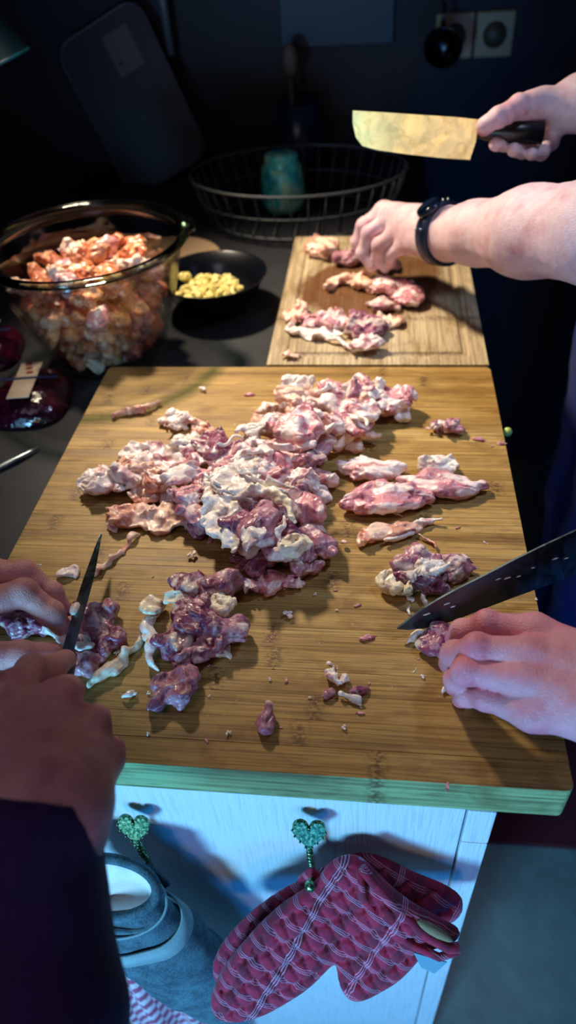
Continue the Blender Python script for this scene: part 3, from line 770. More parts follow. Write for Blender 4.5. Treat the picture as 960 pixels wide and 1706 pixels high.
# plate behind, black bowl with garlic
pl = at(352, 398, CT+.02)
V, F = lathe_vf([(.0005, 0), (.06, 0), (.066, .003), (.098, .014), (.100, .016), (.097, .0165), (.064, .007), (.0005, .006)], 56)
o = mesh_obj('plate', V, F, plain('beige_glaze', '#a58a6a', .35), loc=(-.268, .955, CT)); tag(o, 'beige round plate behind the glass bowl, partly seen through it', 'plate')
bbc = np.array([-.150, .80, CT])
V, F = lathe_vf([(.0005, 0), (.036, 0), (.040, .003), (.060, .026), (.071, .052), (.0735, .0525), (.0715, .0495), (.058, .024), (.036, .006), (.0005, .005)], 56)
o = mesh_obj('black_bowl', V, F, plain('black_glaze', '#06080f', .22), loc=bbc); o.scale = (1.17, 1.17, 1.12); tag(o, 'small black bowl holding chopped garlic, right of the glass bowl', 'bowl')
gm = NT('garlic', lin('#d8c97a'), .45); gm.set('Subsurface Weight', .15); gm.set('Subsurface Scale', .004)
gm.bump(gm.noise(gm.co(scale=(200, 200, 200)), 1, 3), .3, .001)
gme = []
for i in range(5):
    r = np.random.default_rng(i); V, F = blob_vf(1, 9, 6)
    V = np.array(V)*np.array([.0085, .0055, .0042]); V = V*(1+.22*r.uniform(-1, 1, (len(V), 1)))
    me = bpy.data.meshes.new('garlic_piece'); me.from_pydata([tuple(v) for v in V], [], [tuple(int(a) for a in f) for f in F]); me.materials.append(gm.m); gme.append(me)
for i in range(62):
    o = bpy.data.objects.new('garlic_piece', gme[i % 5]); COL.objects.link(o)
    rr = math.sqrt((i+.5)/62)*.050; a = i*2.4
    o.location = (bbc[0]-.006+rr*math.cos(a), bbc[1]-.004+rr*math.sin(a), CT+.030+.012*(1-(rr/.05)**2)+random.uniform(-.002, .004))
    o.rotation_euler = (random.uniform(-1, 1), random.uniform(-1, 1), random.uniform(0, 6))
    tag(o, 'chopped piece of pale yellow garlic in the black bowl', 'garlic', 'chopped garlic in the black bowl')
o = bpy.data.objects.new('garlic_clove', gme[0]); COL.objects.link(o); o.scale = (1.5, 1.7, 1.6); p = at(318, 443, .0); o.location = (bbc[0]-.047, bbc[1]+.012, CT+.048); o.rotation_euler = (0, .3, 1)
tag(o, 'larger garlic clove leaning on the left inside wall of the black bowl', 'garlic')

# meat packs at the left edge
red = NT('dark_meat_pack', lin('#2a0615'), .12); c_ = red.noise(red.co(scale=(22, 22, 22)), 1, 5, .7)
red.set('Base Color', red.ramp(c_, (.35, lin('#1a0512')), (.55, lin('#3d0a1e')), (.75, lin('#6d2a30'))))
red.bump(red.noise(red.co(scale=(45, 45, 45)), 1, 4, .6, 1), .7, .004)
lab_m = NT('paper_label', lin('#cdb8a0'), .6); lab_m.set('Base Color', lab_m.ramp(lab_m.noise(lab_m.co(scale=(40, 40, 40)), 1, 4), (.3, lin('#b9a287')), (.7, lin('#dccbb4'))))
redprint = plain('red_print', '#8a1420', .6); bluem = plain('blue_band', '#0c2a55', .4)
def pack(name, cx, cy, rotz, L, Wd, label, z=CT, marks=True):
    t = tag(empty(name, (cx, cy, z), (0, 0, rotz)), label, 'food pack')
    P = grid((-L/2-.01, -Wd/2-.01, -.004), (L/2+.01, Wd/2+.01, .045), .0022)
    q = np.abs(P[..., :2])/np.array([L/2, Wd/2]); e = (q**3.2).sum(-1)**(1/3.2)
    T = .034*np.sqrt(np.clip(1-e**2, 0, 1))+ns(P, .022, 3)*.004
    Dm = np.maximum(P[..., 2]-T, -P[..., 2]+.0004); Dm = np.where(e > 1.05, .004, Dm)
    V, F = iso(Dm, (-L/2-.01, -Wd/2-.01, -.004), .0022); mesh_obj('wrapped_meat', V, F, red.m, t)
    V, F = box_vf((-L*.34, -Wd*.13, .0355), (L*.36, Wd*.15, .0365), .0003); lb = mesh_obj('paper_label', V, F, lab_m.m, t, smooth=False)
    lb['label'] = 'cream paper label with red print'
    if marks:
        for k in range(3): box('red_mark', (L*.12+k*.011, -.006+.003*k, .0365), (L*.12+k*.011+.007, .003+.003*k, .0369), redprint, lb)
    box('blue_band', (-.003+L*.04, -Wd*.40, .0366), (.0015+L*.04, Wd*.40, .0374), bluem, t)
    return t
p = at(44, 632, -.005)
pack('meat_pack', p[0]+.002, p[1]-.006, math.radians(98), .125, .105, 'dark red wrapped meat pack with cream label, left of the glass bowl')
p = at(-8, 572, .0)
pack('meat_pack', p[0]-.028, p[1]+.035, math.radians(100), .11, .085, 'second wrapped meat pack cut off by the left edge of the picture', marks=False)
pts = [at(-30, 792, CT+.004), at(0, 778, CT+.004), at(25, 765, CT+.005), at(50, 752, CT+.005), at(66, 744, CT+.004)]
t = tube('scissor_blade', pts, [.0045, .005, .0045, .003, .001], M['steel'], None, 8, flat=.6); tag(t, 'thin dark metal tool tip on the worktop below the meat pack', 'kitchen tool')

# ------------------------------------------------------------------ dish rack, cup and the dark background
rk = tag(empty('dish_rack', (-.048, 1.17, CT)), 'round dark wire dish rack behind the boards holding a teal cup', 'dish rack')
wire = plain('grey_wire', '#3f4347', .5)
def ring(r, z, n=64): return [(r*math.cos(2*math.pi*i/n), .72*r*math.sin(2*math.pi*i/n), z) for i in range(n)]
tube('rim_wire', ring(.205, .092), .0026, wire, rk, 6, closed=True); tube('base_ring', ring(.165, .006), .003, wire, rk, 6, closed=True)
tube('middle_wire', ring(.188, .048), .0016, wire, rk, 6, closed=True)
for i in range(40):
    a = 2*math.pi*i/40; c_, s_ = math.cos(a), .72*math.sin(a)
    tube('wire', [(.205*c_, .205*s_, .092), (.195*c_, .195*s_, .06), (.178*c_, .178*s_, .02), (.165*c_, .165*s_, .006)], .0013, wire, rk, 5)
for i in range(7):
    x = -.12+.04*i; yy = .72*math.sqrt(max(0, .165**2-x*x)); tube('base_wire', [(x, -yy, .006), (x, yy, .006)], .0013, wire, rk, 5)
n = NT('teal_glaze', lin('#1f7f80'), .25)
n.set('Base Color', n.ramp(n.noise(n.co(scale=(26, 26, 20)), 1, 3, .6, .8), (.38, lin('#1b7f8c')), (.5, lin('#3fb5b0')), (.66, lin('#a8d2a0'))))
V, F = lathe_vf([(.0005, .102), (.024, .102), (.031, .0995), (.0335, .094), (.032, .090), (.0385, .078), (.0425, .05), (.043, .015), (.0415, 0), (.039, 0), (.040, .015), (.039, .05), (.035, .078), (.029, .090), (.0005, .092)], 48)
p = at(471, 352, CT+.012); cup = mesh_obj('cup', V, F, n.m, loc=(p[0], p[1]+.03, CT+.0095)); tag(cup, 'teal glazed cup upside down in the wire dish rack', 'cup')

# leaning dark board with tag, against the back wall
def rounded(wd, ht, r, n=6):
    P = []
    for cx, cy, a0 in ((wd/2-r, -ht/2+r, -90), (wd/2-r, ht/2-r, 0), (-wd/2+r, ht/2-r, 90), (-wd/2+r, -ht/2+r, 180)):
        P += [(cx+r*math.cos(math.radians(a0+90*k/n)), cy+r*math.sin(math.radians(a0+90*k/n))) for k in range(n+1)]
    return P
lb_ = tag(empty('tray'), 'dark rounded tray leaning against the back wall behind the glass bowl', 'tray')
pc = at(228, 205, y=1.44)
lb_.location = pc+np.array([0, .01, .038]); lb_.rotation_euler = (math.radians(74), math.radians(0), math.radians(0))
lb_.rotation_mode = 'XYZ'
V, F = prism_vf(rounded(.20, .315, .035), -.006, .006); a = math.radians(24)
def rz(V, a): return [(x*math.cos(a)-y*math.sin(a), x*math.sin(a)+y*math.cos(a), z) for x, y, z in V]
slabm = NT('dark_slab', lin('#0a1119'), .5).m
mesh_obj('tray_body', rz(V, a), F, slabm, lb_, smooth=False)
P_ = rounded(.204, .319, .037); pts = [(x, y, .006) for x, y in P_]; tube('raised_edge', rz(pts, a), .004, plain('edge_metal', '#3a3440', .4), lb_, 6, closed=True)
V, F = prism_vf([(.0, .05), (.06, .05), (.06, .13), (.0, .13)], .006, .008); s_ = mesh_obj('price_sticker', rz(V, a), F, plain('sticker', '#4b4a4d', .7), lb_, smooth=False)
V, F = prism_vf([(.01, .068), (.017, .068), (.017, .076), (.01, .076)], .008, .0085); mesh_obj('sticker_dot', rz(V, a), F, plain('print_black', '#0c0c10', .7), s_, smooth=False)

# wall fittings: sockets, ladle, rail, blue panel, wooden spoon
so = tag(empty('power_socket', at(790, 58, y=1.548)), 'beige double wall socket at the upper right of the back wall', 'socket')
sm = plain('socket_beige', '#8d8260', .5); sd = plain('socket_dark', '#3a3625', .5)
for k in (-1, 1):
    V, F = box_vf((k*.041-.039, -.010, -.041), (k*.041+.039, .001, .041), .004); f_ = mesh_obj('socket_plate', V, F, sm, so, smooth=False)
    V, F = lathe_vf([(.0005, .004), (.019, .004), (.0205, .0), (.024, -.0005), (.024, .001), (.0005, .001)], 32); g_ = mesh_obj('socket_well', V, F, sd, f_); g_.location = (k*.041, -.0105, 0); g_.rotation_euler = (math.radians(90), 0, 0)
ld = at(738, 82, y=1.42)
la = tag(empty('ladle', ld), 'dark steel ladle hanging in front of the wall socket', 'ladle')
V, F = lathe_vf([(.0005, -.034), (.018, -.030), (.033, -.012), (.038, .006), (.036, .006), (.031, -.010), (.017, -.027), (.0005, -.031)], 32)
q = mesh_obj('ladle_cup', V, F, steel('ladle_steel', '#2b3238', .12), la); q.rotation_euler = (math.radians(60), 0, 0)
tube('ladle_handle', [(0, .03, .02), (0, .04, .06), (-.002, .05, .14), (-.004, .055, .26), (-.004, .07, .275)], [.005, .004, .004, .004, .003], q.data.materials[0], la, 8)
rp_ = at(286, 92, y=1.5); t = tube('spatula', [rp_, rp_+np.array([-.002, 0, .10]), rp_+np.array([-.006, 0, .28])], [.008, .009, .007], plain('grey_handle', '#4a555c', .4), None, 8)
tag(t, 'thin grey spatula handle hanging on the back wall, top left of centre', 'spatula')
p0 = at(462, -30, y=1.53); p1 = at(656, 74, y=1.53)
o = box('wall_panel', (p0[0], 1.535, p1[2]), (p1[0], 1.55, p1[2]+.25), NT('blue_enamel', lin('#05283f'), .6).m, bev=.003); tag(o, 'dull blue rectangular splash panel at the top centre of the back wall', 'panel')
p = at(487, 170, y=1.45)
sp = tag(empty('wooden_spoon', p), 'wooden spoon standing upright behind the dish rack', 'spoon')
wm_ = plain('dark_spoon_wood', '#3b2a20', .6)
tube('spoon_handle', [(0, 0, -.2), (0, 0, -.05), (-.001, 0, .05)], .006, wm_, sp, 8)
V, F = blob_vf(1); mesh_obj('spoon_head', np.array(V)*np.array([.02, .007, .032])+np.array([-.001, 0, .075]), F, wm_, sp)
uj = tag(empty('utensil_jar', (p[0]+.012, 1.45, CT)), 'dark blue utensil jar behind the teal cup', 'jar')
V, F = lathe_vf([(.0005, 0), (.045, 0), (.048, .004), (.046, .14), (.043, .14), (.044, .006), (.0005, .006)], 40)
mesh_obj('jar_body', V, F, plain('blue_jar', '#0a2338', .3), uj)
# lamp shade at the upper left
ls = tag(empty('pendant_lamp'), 'teal metal lamp shade at the upper left corner', 'lamp')
lm = NT('teal_enamel', lin('#0a2c33'), .35).m
p = at(-15, 108, y=.95)
ls.location = p; ls.rotation_euler = (0, math.radians(-16), 0)
V, F = lathe_vf([(.012, .115), (.02, .112), (.035, .085), (.062, .0), (.064, -.002), (.060, -.001), (.033, .083), (.012, .108)], 48); mesh_obj('shade', V, F, lm, ls)
tube('shade_rim', [(.063*math.cos(2*math.pi*i/48), .063*math.sin(2*math.pi*i/48), -.001) for i in range(48)], .0022, plain('rim_teal', '#1f6a75', .25), ls, 6, closed=True)
tube('cable', [(0, 0, .11), (0, 0, .5), (.1, 0, 1.2)], .003, M['black_plastic'], ls, 6)

# ------------------------------------------------------------------ hooks with hanging mitts on the cabinet face
n = NT('green_brass', lin('#6c8a55'), .32, Metallic=.9)
n.set('Base Color', n.ramp(n.noise(n.co(scale=(400, 400, 400)), 1, 4, .7), (.35, lin('#163a2a')), (.52, lin('#5d8a62')), (.7, lin('#c9d39a')))); M['brass'] = n.m
def hook(px, py, label, lean):
    p = at(px, py, y=.0165); t = tag(empty('heart_hook', p), label, 'hook', None)
    hp = []
    for i in range(40):
        a = 2*math.pi*i/40; x = 16*math.sin(a)**3; y = 13*math.cos(a)-5*math.cos(2*a)-2*math.cos(3*a)-math.cos(4*a); hp.append((x*.00088, y*.00095))
    V, F = prism_vf(hp, 0, .003); V = [(x, -z-.004-(.018-y)*.45, y) for x, y, z in V]; mesh_obj('heart_plate', V, F, M['brass'], t, smooth=False)
    bv, bf = blob_vf(.0011, 6, 4); parts = []
    for x, y in hp[::2]: parts.append((np.array(bv)+np.array([x*1.0, -.0078-(.018-y)*.45, y*1.0]), bf))
    V, F = merge(*parts); mesh_obj('beaded_edge', V, F, M['brass'], t)
    st = [(0, -.018, -.018), (lean*.3, -.018, -.024), (lean*.7, -.018, -.036), (lean, -.020, -.050), (lean, -.026, -.058), (lean, -.034, -.056), (lean, -.038, -.048)]
    tube('hook_stem', st, [.0028, .0026, .0024, .0024, .0026, .0026, .0034], M['brass'], t, 8)
    for k in range(7):
        f = k/6.; q = np.array(st[0])*(1-f)+np.array(st[3])*f; V, F = blob_vf(.0033, 8, 5)
        if k == 0: P_ = []
        P_.append((np.array(V)*np.array([1, 1, .6])+q-np.array([0, .0022*math.sin(f*3.1), 0]), F))
    V, F = merge(*P_); mesh_obj('stem_beads', V, F, M['brass'], t)
    V, F = blob_vf(.005, 12, 8); mesh_obj('hook_tip', np.array(V)+np.array(st[-1]), F, M['brass'], t)
    return p+np.array(st[4])
h1 = hook(230, 1353, 'left heart shaped green brass hook on the white cabinet, holding the grey mitt', .004)
h2 = hook(517, 1361, 'right heart shaped green brass hook on the white cabinet, holding the red mitts', .001)

def plaid(name):
    n = NT(name, rough=.85); tc = n.co(rot=(0, 0, math.radians(28)))
    warp = n.n('ShaderNodeTexNoise', 1, None, Vector=n.co(), Scale=28., Detail=2.)
    wv = n.n('ShaderNodeVectorMath', 0, {'operation': 'MULTIPLY_ADD'}, i0=warp, i1=(.008, .008, .008), i2=tc)
    sx = n.n('ShaderNodeSeparateXYZ', 0, None, Vector=wv); sy = n.n('ShaderNodeSeparateXYZ', 1, None, Vector=wv)
    def lines(s, period, pos, wd):
        f = n.math('FRACT', n.math('DIVIDE', s, period)); out = None
        for q in pos:
            l = n.math('LESS_THAN', n.math('ABSOLUTE', n.math('SUBTRACT', f, q)), wd)
            out = l if out is None else n.math('MAXIMUM', out, l)
        return out
    a = lines(sy, .016, (.40, .5, .60), .022); b = lines(sx, .060, (.44, .475, .51), .007)
    dark = lines(sx, .026, (.8,), .16); dk2 = lines(sy, .0105, (.3,), .2)
    base = n.mix(n.math('MULTIPLY', dark, .55), lin('#a3123c'), lin('#560722'))
    base = n.mix(n.math('MULTIPLY', dk2, .35), base, lin('#4a0a30'))
    wh = n.math('MULTIPLY', n.math('MAXIMUM', n.math('MULTIPLY', a, .75), b), .6)
    wv_ = n.noise(n.co(scale=(900, 900, 900)), 1, 2)
    c = n.mix(wh, base, lin('#c9a9c4')); c = n.mix(.4, c, n.ramp(wv_, (.3, .5), (.65, 1.1)), 'MULTIPLY')
    n.set('Base Color', c); n.bump(wv_, .3, .0008); n.set('Sheen Weight', .15); return n.m
M['plaid'] = plaid('red_plaid')
def mitt(outline, plane_p, nrm, T, label, seed, cuff=None):
    """padded mitt: outline in image space laid on a real tilted plane, pillow thickness and quilted puffs"""
    nrm = np.array(nrm, float); nrm /= np.linalg.norm(nrm)
    u = np.array([1., 0, 0]); v = np.cross(nrm, u); v /= np.linalg.norm(v)
    if v[2] < 0: v = -v; 
    wn = np.cross(u, v)
    W3 = [at(x, y, plane=(np.array(plane_p), nrm)) for x, y in outline]
    o = np.mean(W3, axis=0)
    P2 = np.array([[np.dot(p-o, u), np.dot(p-o, v)] for p in W3])
    # smooth outline (two Chaikin passes)
    for _ in range(2):
        Q = []
        for i in range(len(P2)): a, b = P2[i], P2[(i+1) % len(P2)]; Q += [a*.75+b*.25, a*.25+b*.75]
        P2 = np.array(Q)
    h = .0019; lo = np.array([P2[:, 0].min()-.008, P2[:, 1].min()-.008, -T-.006]); hi = np.array([P2[:, 0].max()+.008, P2[:, 1].max()+.008, T+.006])
    P = grid(lo, hi, h); sd = poly_sd(P[:, :, 0, :2].astype(float), P2)
    X, Y = P[:, :, 0, 0], P[:, :, 0, 1]
    e = np.clip(sd/.022, 0, 1); t = (T+ns(np.stack([X, Y, X*0], -1), .05, seed)*.003)*np.sqrt(np.clip(1-(1-e)**2, 0, 1))
    ca, sa = math.cos(.5), math.sin(.5)
    for (dx, dy, per, dep) in ((ca, sa, .0115, .0032), (-sa, ca, .019, .0036)):
        f = ((X*dx+Y*dy)/per) % 1.0; t = t-dep*np.exp(-((f-.5)/.11)**2)*(sd > .006)
    mid = ns(np.stack([X, Y, X*0], -1), .045, seed+5)*.005
    Dm = np.abs(P[..., 2]-mid[..., None])-t[..., None]
    Dm = np.maximum(Dm, -sd[..., None]-.0005)
    V, F = iso(Dm, lo, h)
    rot = Matrix(((u[0], v[0], wn[0]), (u[1], v[1], wn[1]), (u[2], v[2], wn[2])))
    t_ = tag(empty('oven_mitt'), label, 'oven mitt'); t_.matrix_world = Matrix.Translation(Vector(o)) @ rot.to_4x4()
    mesh_obj('mitt_body', V, F, M['plaid'], t_)
    return t_, o, u, v, wn
f1 = [(528, 1470), (545, 1440), (575, 1425), (603, 1430), (632, 1460), (680, 1497), (735, 1530), (768, 1548), (764, 1568), (742, 1580), (712, 1588), (690, 1610), (660, 1640), (625, 1660), (595, 1666), (572, 1652), (562, 1622), (560, 1600), (530, 1630), (495, 1662), (440, 1690), (390, 1704), (356, 1692), (349, 1664), (368, 1615), (408, 1560), (455, 1517), (500, 1488)]
f2 = [(525, 1455), (565, 1432), (605, 1418), (650, 1430), (700, 1458), (755, 1480), (774, 1500), (768, 1524), (740, 1540), (690, 1530), (640, 1560), (560, 1590), (470, 1600), (400, 1630), (365, 1640), (353, 1615), (362, 1580), (400, 1535), (450, 1495)]
PN = (0, -.80, .60)
t2, o2, u2, v2, w2 = mitt(f2, (.06, -.004, -.200), PN, .010, 'rear one of two red plaid quilted oven mitts, against the cabinet', 11)
t1, o1, u1, v1, w1 = mitt(f1, (.06, -.040, -.188), PN, .013, 'front one of two red plaid quilted oven mitts, with hanging thumb and tag', 3)
def on_mitt(px, py, t, lift):
    q = at(px, py, plane=(np.array((.06, -.040, -.188)), np.array(PN))) + np.array(PN)*lift
    return t.matrix_world.inverted() @ Vector(q)
# binding along the cuff edges, inner lining, loop and tag
bind = [on_mitt(x, y, t1, .012) for x, y in [(603, 1432), (632, 1468), (672, 1512), (712, 1545), (745, 1563), (763, 1562)]]
tube('cuff_binding', bind, .0045, M['plaid'], t1, 8)
bind = [on_mitt(x, y, t1, .012) for x, y in [(600, 1436), (606, 1480), (640, 1530), (690, 1560), (730, 1578), (760, 1568)]]
tube('cuff_binding', bind, .0035, M['plaid'], t1, 8)
V, F = merge((np.array(blob_vf(1)[0])*np.array([.018, .0045, .004]), blob_vf(1)[1])); lq = mesh_obj('lining', V, F, cloth('beige_lining', '#7a6a50', '#93835f'), t1); lq.location = on_mitt(722, 1535, t1, .012); lq.rotation_euler = (0, 0, -.45)
a = [on_mitt(x, y, t1, .014) for x, y in [(688, 1568), (742, 1584), (722, 1602), (700, 1592)]]
V = [tuple(p) for p in a]+[tuple(p-Vector((0, 0, .0012))) for p in a]; o = mesh_obj('size_tag', V, [(0, 1, 2, 3), (7, 6, 5, 4), (0, 4, 5, 1), (1, 5, 6, 2), (2, 6, 7, 3), (3, 7, 4, 0)], plain('tag_blue', '#5f97a8', .6), t1, smooth=False); o['label'] = 'small pale blue fabric tag'
iv = t1.matrix_world.inverted()
lp = [iv @ Vector(h2+np.array(q)) for q in [(.002, .002, .006), (-.008, .0, -.012), (-.010, -.004, -.035), (-.002, -.012, -.052), (.010, -.012, -.046), (.012, -.006, -.022), (.006, -.001, .0)]]
tube('hanging_loop', lp, .0055, M['plaid'], t1, 8, closed=True, flat=.7)

# grey mitt hanging from the left hook: open cuff with white lining
gt = NT('grey_felt', rough=.9); f = gt.noise(gt.co(scale=(500, 500, 500)), 1, 4); g = gt.noise(gt.co(scale=(60, 60, 60)), 1, 4)
gt.set('Base Color', gt.ramp(gt.math('ADD', gt.math('MULTIPLY', f, .5), gt.math('MULTIPLY', g, .5)), (.38, lin('#27414c')), (.62, lin('#4a6e78')))); gt.bump(f, .4, .001)
gl_ = cloth('pale_felt_band', '#6d8b90', '#86a3a5'); wl = cloth('white_lining', '#cfd3d0', '#e6e8e4', 60, .8, .5)
gm_ = tag(empty('oven_mitt', (0, 0, 0)), 'grey blue oven mitt with white lining hanging from the left hook', 'oven mitt')
# centre line of the mitt, from cuff to fingertips
cl = [((-0.119, -.036, -.157), .046, .019), ((-0.117, -.040, -.175), .048, .022), ((-0.111, -.042, -.20), .050, .026), ((-0.100, -.044, -.24), .053, .029), ((-0.085, -.045, -.29), .056, .030), ((-0.069, -.045, -.35), .058, .030), ((-0.057, -.045, -.40), .056, .028), ((-0.050, -.044, -.44), .045, .024), ((-0.047, -.044, -.462), .025, .015), ((-0.047, -.044, -.468), .002, .002)]
def loft(secs, n=40, wob=.0, seed=0, dip=.010):
    V = []; F = []
    for j, (c, a, b) in enumerate(secs):
        for i in range(n):
            t = 2*math.pi*i/n; q = np.array([c[0]+a*math.cos(t), c[1]+b*math.sin(t), c[2]+dip*math.sin(t)*(1 if j < 4 else .4)])
            if wob: q = q+np.array([math.cos(t), math.sin(t), 0])*float(ns(np.array(q[None]*1., np.float32), .028, seed)[0])*wob
            V.append(q)
    for j in range(len(secs)-1):
        for i in range(n): F.append((j*n+i, (j+1)*n+i, (j+1)*n+(i+1) % n, j*n+(i+1) % n))
    return V, np.array(F)
def dense(secs, m=4):
    out = []
    for i in range(len(secs)-1):
        for k in range(m):
            f = k/m; out.append((tuple(np.array(secs[i][0])*(1-f)+np.array(secs[i+1][0])*f), secs[i][1]*(1-f)+secs[i+1][1]*f, secs[i][2]*(1-f)+secs[i+1][2]*f))
    return out+[secs[-1]]
V, F = loft(dense(cl), 48, .006, 4, dip=.012); mesh_obj('mitt_body', V, F, gt.m, gm_)
def rimpts(c, a, b, dip=.012, n=48): return [(c[0]+a*math.cos(2*math.pi*i/n), c[1]+b*math.sin(2*math.pi*i/n), c[2]+dip*math.sin(2*math.pi*i/n)) for i in range(n)]
tube('cuff_binding', rimpts(cl[0][0], .047, .020), .0048, gt.m, gm_, 8, closed=True)
tube('seam', rimpts(cl[1][0], .0515, .0265), .0013, gl_, gm_, 6, closed=True)
V, F = loft([((-.1095, -.0422, -.205), .0545, .0305), ((-.1045, -.043, -.224), .0555, .0320)], 48, .004, 4); q = mesh_obj('pale_band', V, F, gl_, gm_); q.modifiers.new('s', 'SOLIDIFY').thickness = .002; q['label'] = 'lighter grey felt band'
ins_ = dense([((-.119, -.036, -.155), .043, .0165), ((-.119, -.036, -.164), .036, .012), ((-.119, -.036, -.170), .018, .006), ((-.119, -.036, -.171), .0005, .0003)], 6)
V, F = loft(ins_, 60, .010, 8, dip=.010); mesh_obj('lining', V, F[:, ::-1], wl, gm_)
hl = [h1+np.array(q) for q in [(.001, .002, .006), (-.005, .002, -.010), (-.004, .004, -.030), (.006, .002, -.045), (.012, .0, -.030), (.007, .0, -.008)]]
tube('hanging_loop', hl, .0045, gt.m, gm_, 8, closed=True, flat=.6)
# plaid tea towel hanging lower down behind the sleeve
tv_ = []; nx, nz = 26, 30
for i in range(nx):
    for j in range(nz):
        x = -.225+.155*i/(nx-1); z = -.50-.36*j/(nz-1)
        tv_.append((x, -.012-.010*math.sin(i*.9+j*.06)-.01*math.sin(i*.31), z+.012*math.sin(i*.25)))
tf_ = [(i*nz+j, i*nz+j+1, (i+1)*nz+j+1, (i+1)*nz+j) for i in range(nx-1) for j in range(nz-1)]
n = NT('pink_check', rough=.9); ck = n.n('ShaderNodeTexChecker', 0, None, Vector=n.co(), Scale=55., Color1=lin('#d8c8cf'), Color2=lin('#a5506e')); n.set('Base Color', ck)
tt = mesh_obj('tea_towel', tv_, tf_, n.m); tt.modifiers.new('s', 'SOLIDIFY').thickness = .003; tag(tt, 'pink and white checked tea towel hanging below the grey mitt', 'towel')

# ------------------------------------------------------------------ people
SK = {'base': np.array(lin('#b98a80')), 'red': np.array(lin('#b0505c'))}
def skin_col(V, joints, base, red, amt=.75, rad=.010):
    b = np.zeros(len(V), np.float32)
    for j in joints: d = np.linalg.norm(V-np.asarray(j, np.float32), axis=1); b = np.maximum(b, np.exp(-(d/rad)**2))
    m = ns(V, .016, 5)*.5+ns(V, .006, 9)*.25
    f = np.clip(b*amt+np.clip(m*1.6, 0, 1)*.5, 0, 1)[:, None]
    return np.clip((base*(1-f)+red*f)*(1+.10*ns(V, .03, 2)[:, None]), 0, 1)
def build_hand(fingers, palm, arm, veins=(), h=.0013, kf=.004, kp=.010, dents=(), kk_=.009):
    """continuous hand: palm capsules blended together, each finger chain blended into the palm but not into its neighbours"""
    allp = [p for f in fingers for p, r in f]+[p for seg in palm for p in seg[:2]]+[p for p, r in arm]
    A = np.array(allp); mr = .034
    lo = A.min(0)-mr; hi = A.max(0)+mr
    P = grid(lo, hi, h)
    D = None
    for a, b, r1, r2 in palm:
        d = cap(P, a, b, r1, r2); D = d if D is None else smin(D, d, kp)
    for i in range(len(arm)-1):
        d = cap(P, arm[i][0], arm[i+1][0], arm[i][1], arm[i+1][1]); D = d if D is None else smin(D, d, .02)
    for a, b, r in veins: D = smin(D, cap(P, a, b, r), .005)
    T = D.copy()
    for f in fingers:
        Fd = None
        for i in range(len(f)-1):
            d = cap(P, f[i][0], f[i+1][0], f[i][1], f[i+1][1]*(.93 if i < len(f)-2 else 1.0)); Fd = d if Fd is None else smin(Fd, d, kf)
            if 0 < i < len(f)-1: Fd = smin(Fd, ell(P, f[i][0], (f[i][1]*1.06,)*3), .003)
        T = np.minimum(T, smin(D, Fd, kk_))
    T = T+ns(P, .012, 3)*.0005+ns(P, .005, 8)*.0002
    return iso(T, lo, h)
def limb(pts, h=.006, k=.03, noise=.0, seed=0, clip=None):
    A = np.array([p for c in pts for p, r in c]); mr = max(r for c in pts for p, r in c)+.02
    lo = A.min(0)-mr; hi = A.max(0)+mr; P = grid(lo, hi, h); D = None
    for c in pts:
        E_ = None
        for i in range(len(c)-1):
            d = cap(P, c[i][0], c[i+1][0], c[i][1], c[i+1][1]); E_ = d if E_ is None else smin(E_, d, k)
        D = E_ if D is None else smin(D, E_, k)
    if noise: D = D+ns(P*np.array([1, 1, 1.], np.float32), .05, seed)*noise+ns(P, .02, seed+4)*noise*.35
    if clip is not None: D = np.maximum(D, clip(P))
    return iso(D, lo, h)
V3 = lambda *a: np.array(a, float)
def join(*meshes):
    Vs = []; Fs = []; Cs = []; o = 0
    for V, F, C in meshes: Vs.append(V); Fs.append(F+o); Cs.append(C); o += len(V)
    return np.concatenate(Vs), np.concatenate(Fs), np.concatenate(Cs)
def head_mesh(c, fwd):
    """head seen by nobody in the frame, still with face, ears and neck; fwd = facing direction in the ground plane"""
    fwd = np.array(fwd, float); fwd /= np.linalg.norm(fwd); side = np.array([-fwd[1], fwd[0], 0]); up = V3(0, 0, 1)
    R_ = np.stack([side, fwd, up]); h = .005; lo = c-.16; P = grid(lo, c+.16, h)
    g = lambda s, f, u: c+side*s+fwd*f+up*u
    D = ell(P, g(0, -.012, .03), (.074, .094, .088), R_)
    D = smin(D, ell(P, g(0, .022, -.035), (.056, .062, .075), R_), .03)
    D = smin(D, cap(P, g(0, .078, .015), g(0, .100, -.018), .008, .013), .012)       # nose
    D = smin(D, cap(P, g(-.020, .078, -.050), g(.020, .078, -.050), .007), .006)       # lips
    D = smin(D, cap(P, g(-.035, .070, .036), g(.035, .070, .036), .011), .015)         # brow
    for s in (-1, 1):
        D = -smin(-D, -(-ell(P, g(s*.031, .088, .016), (.014, .010, .009), R_)), .008)
        D = smin(D, ell(P, g(s*.075, -.005, .005), (.008, .018, .030), R_), .006)
    D = smin(D, cap(P, g(0, -.02, -.06), g(0, -.03, -.158), .052, .054), .02)
    return iso(D, lo, h)
def hair_mesh(c, fwd):
    fwd = np.array(fwd, float); fwd /= np.linalg.norm(fwd); side = np.array([-fwd[1], fwd[0], 0]); up = V3(0, 0, 1)
    R_ = np.stack([side, fwd, up]); lo = c-.15; P = grid(lo, c+.15, .006)
    D = ell(P, c-fwd*.018+up*.040, (.083, .100, .090), R_)+ns(P, .012, 3)*.003
    cut = (P-c)@fwd.astype(np.float32)-.055+np.clip(-((P-c)@up.astype(np.float32))+.03, 0, 1)*1.3
    return iso(np.maximum(D, cut), lo, .006)
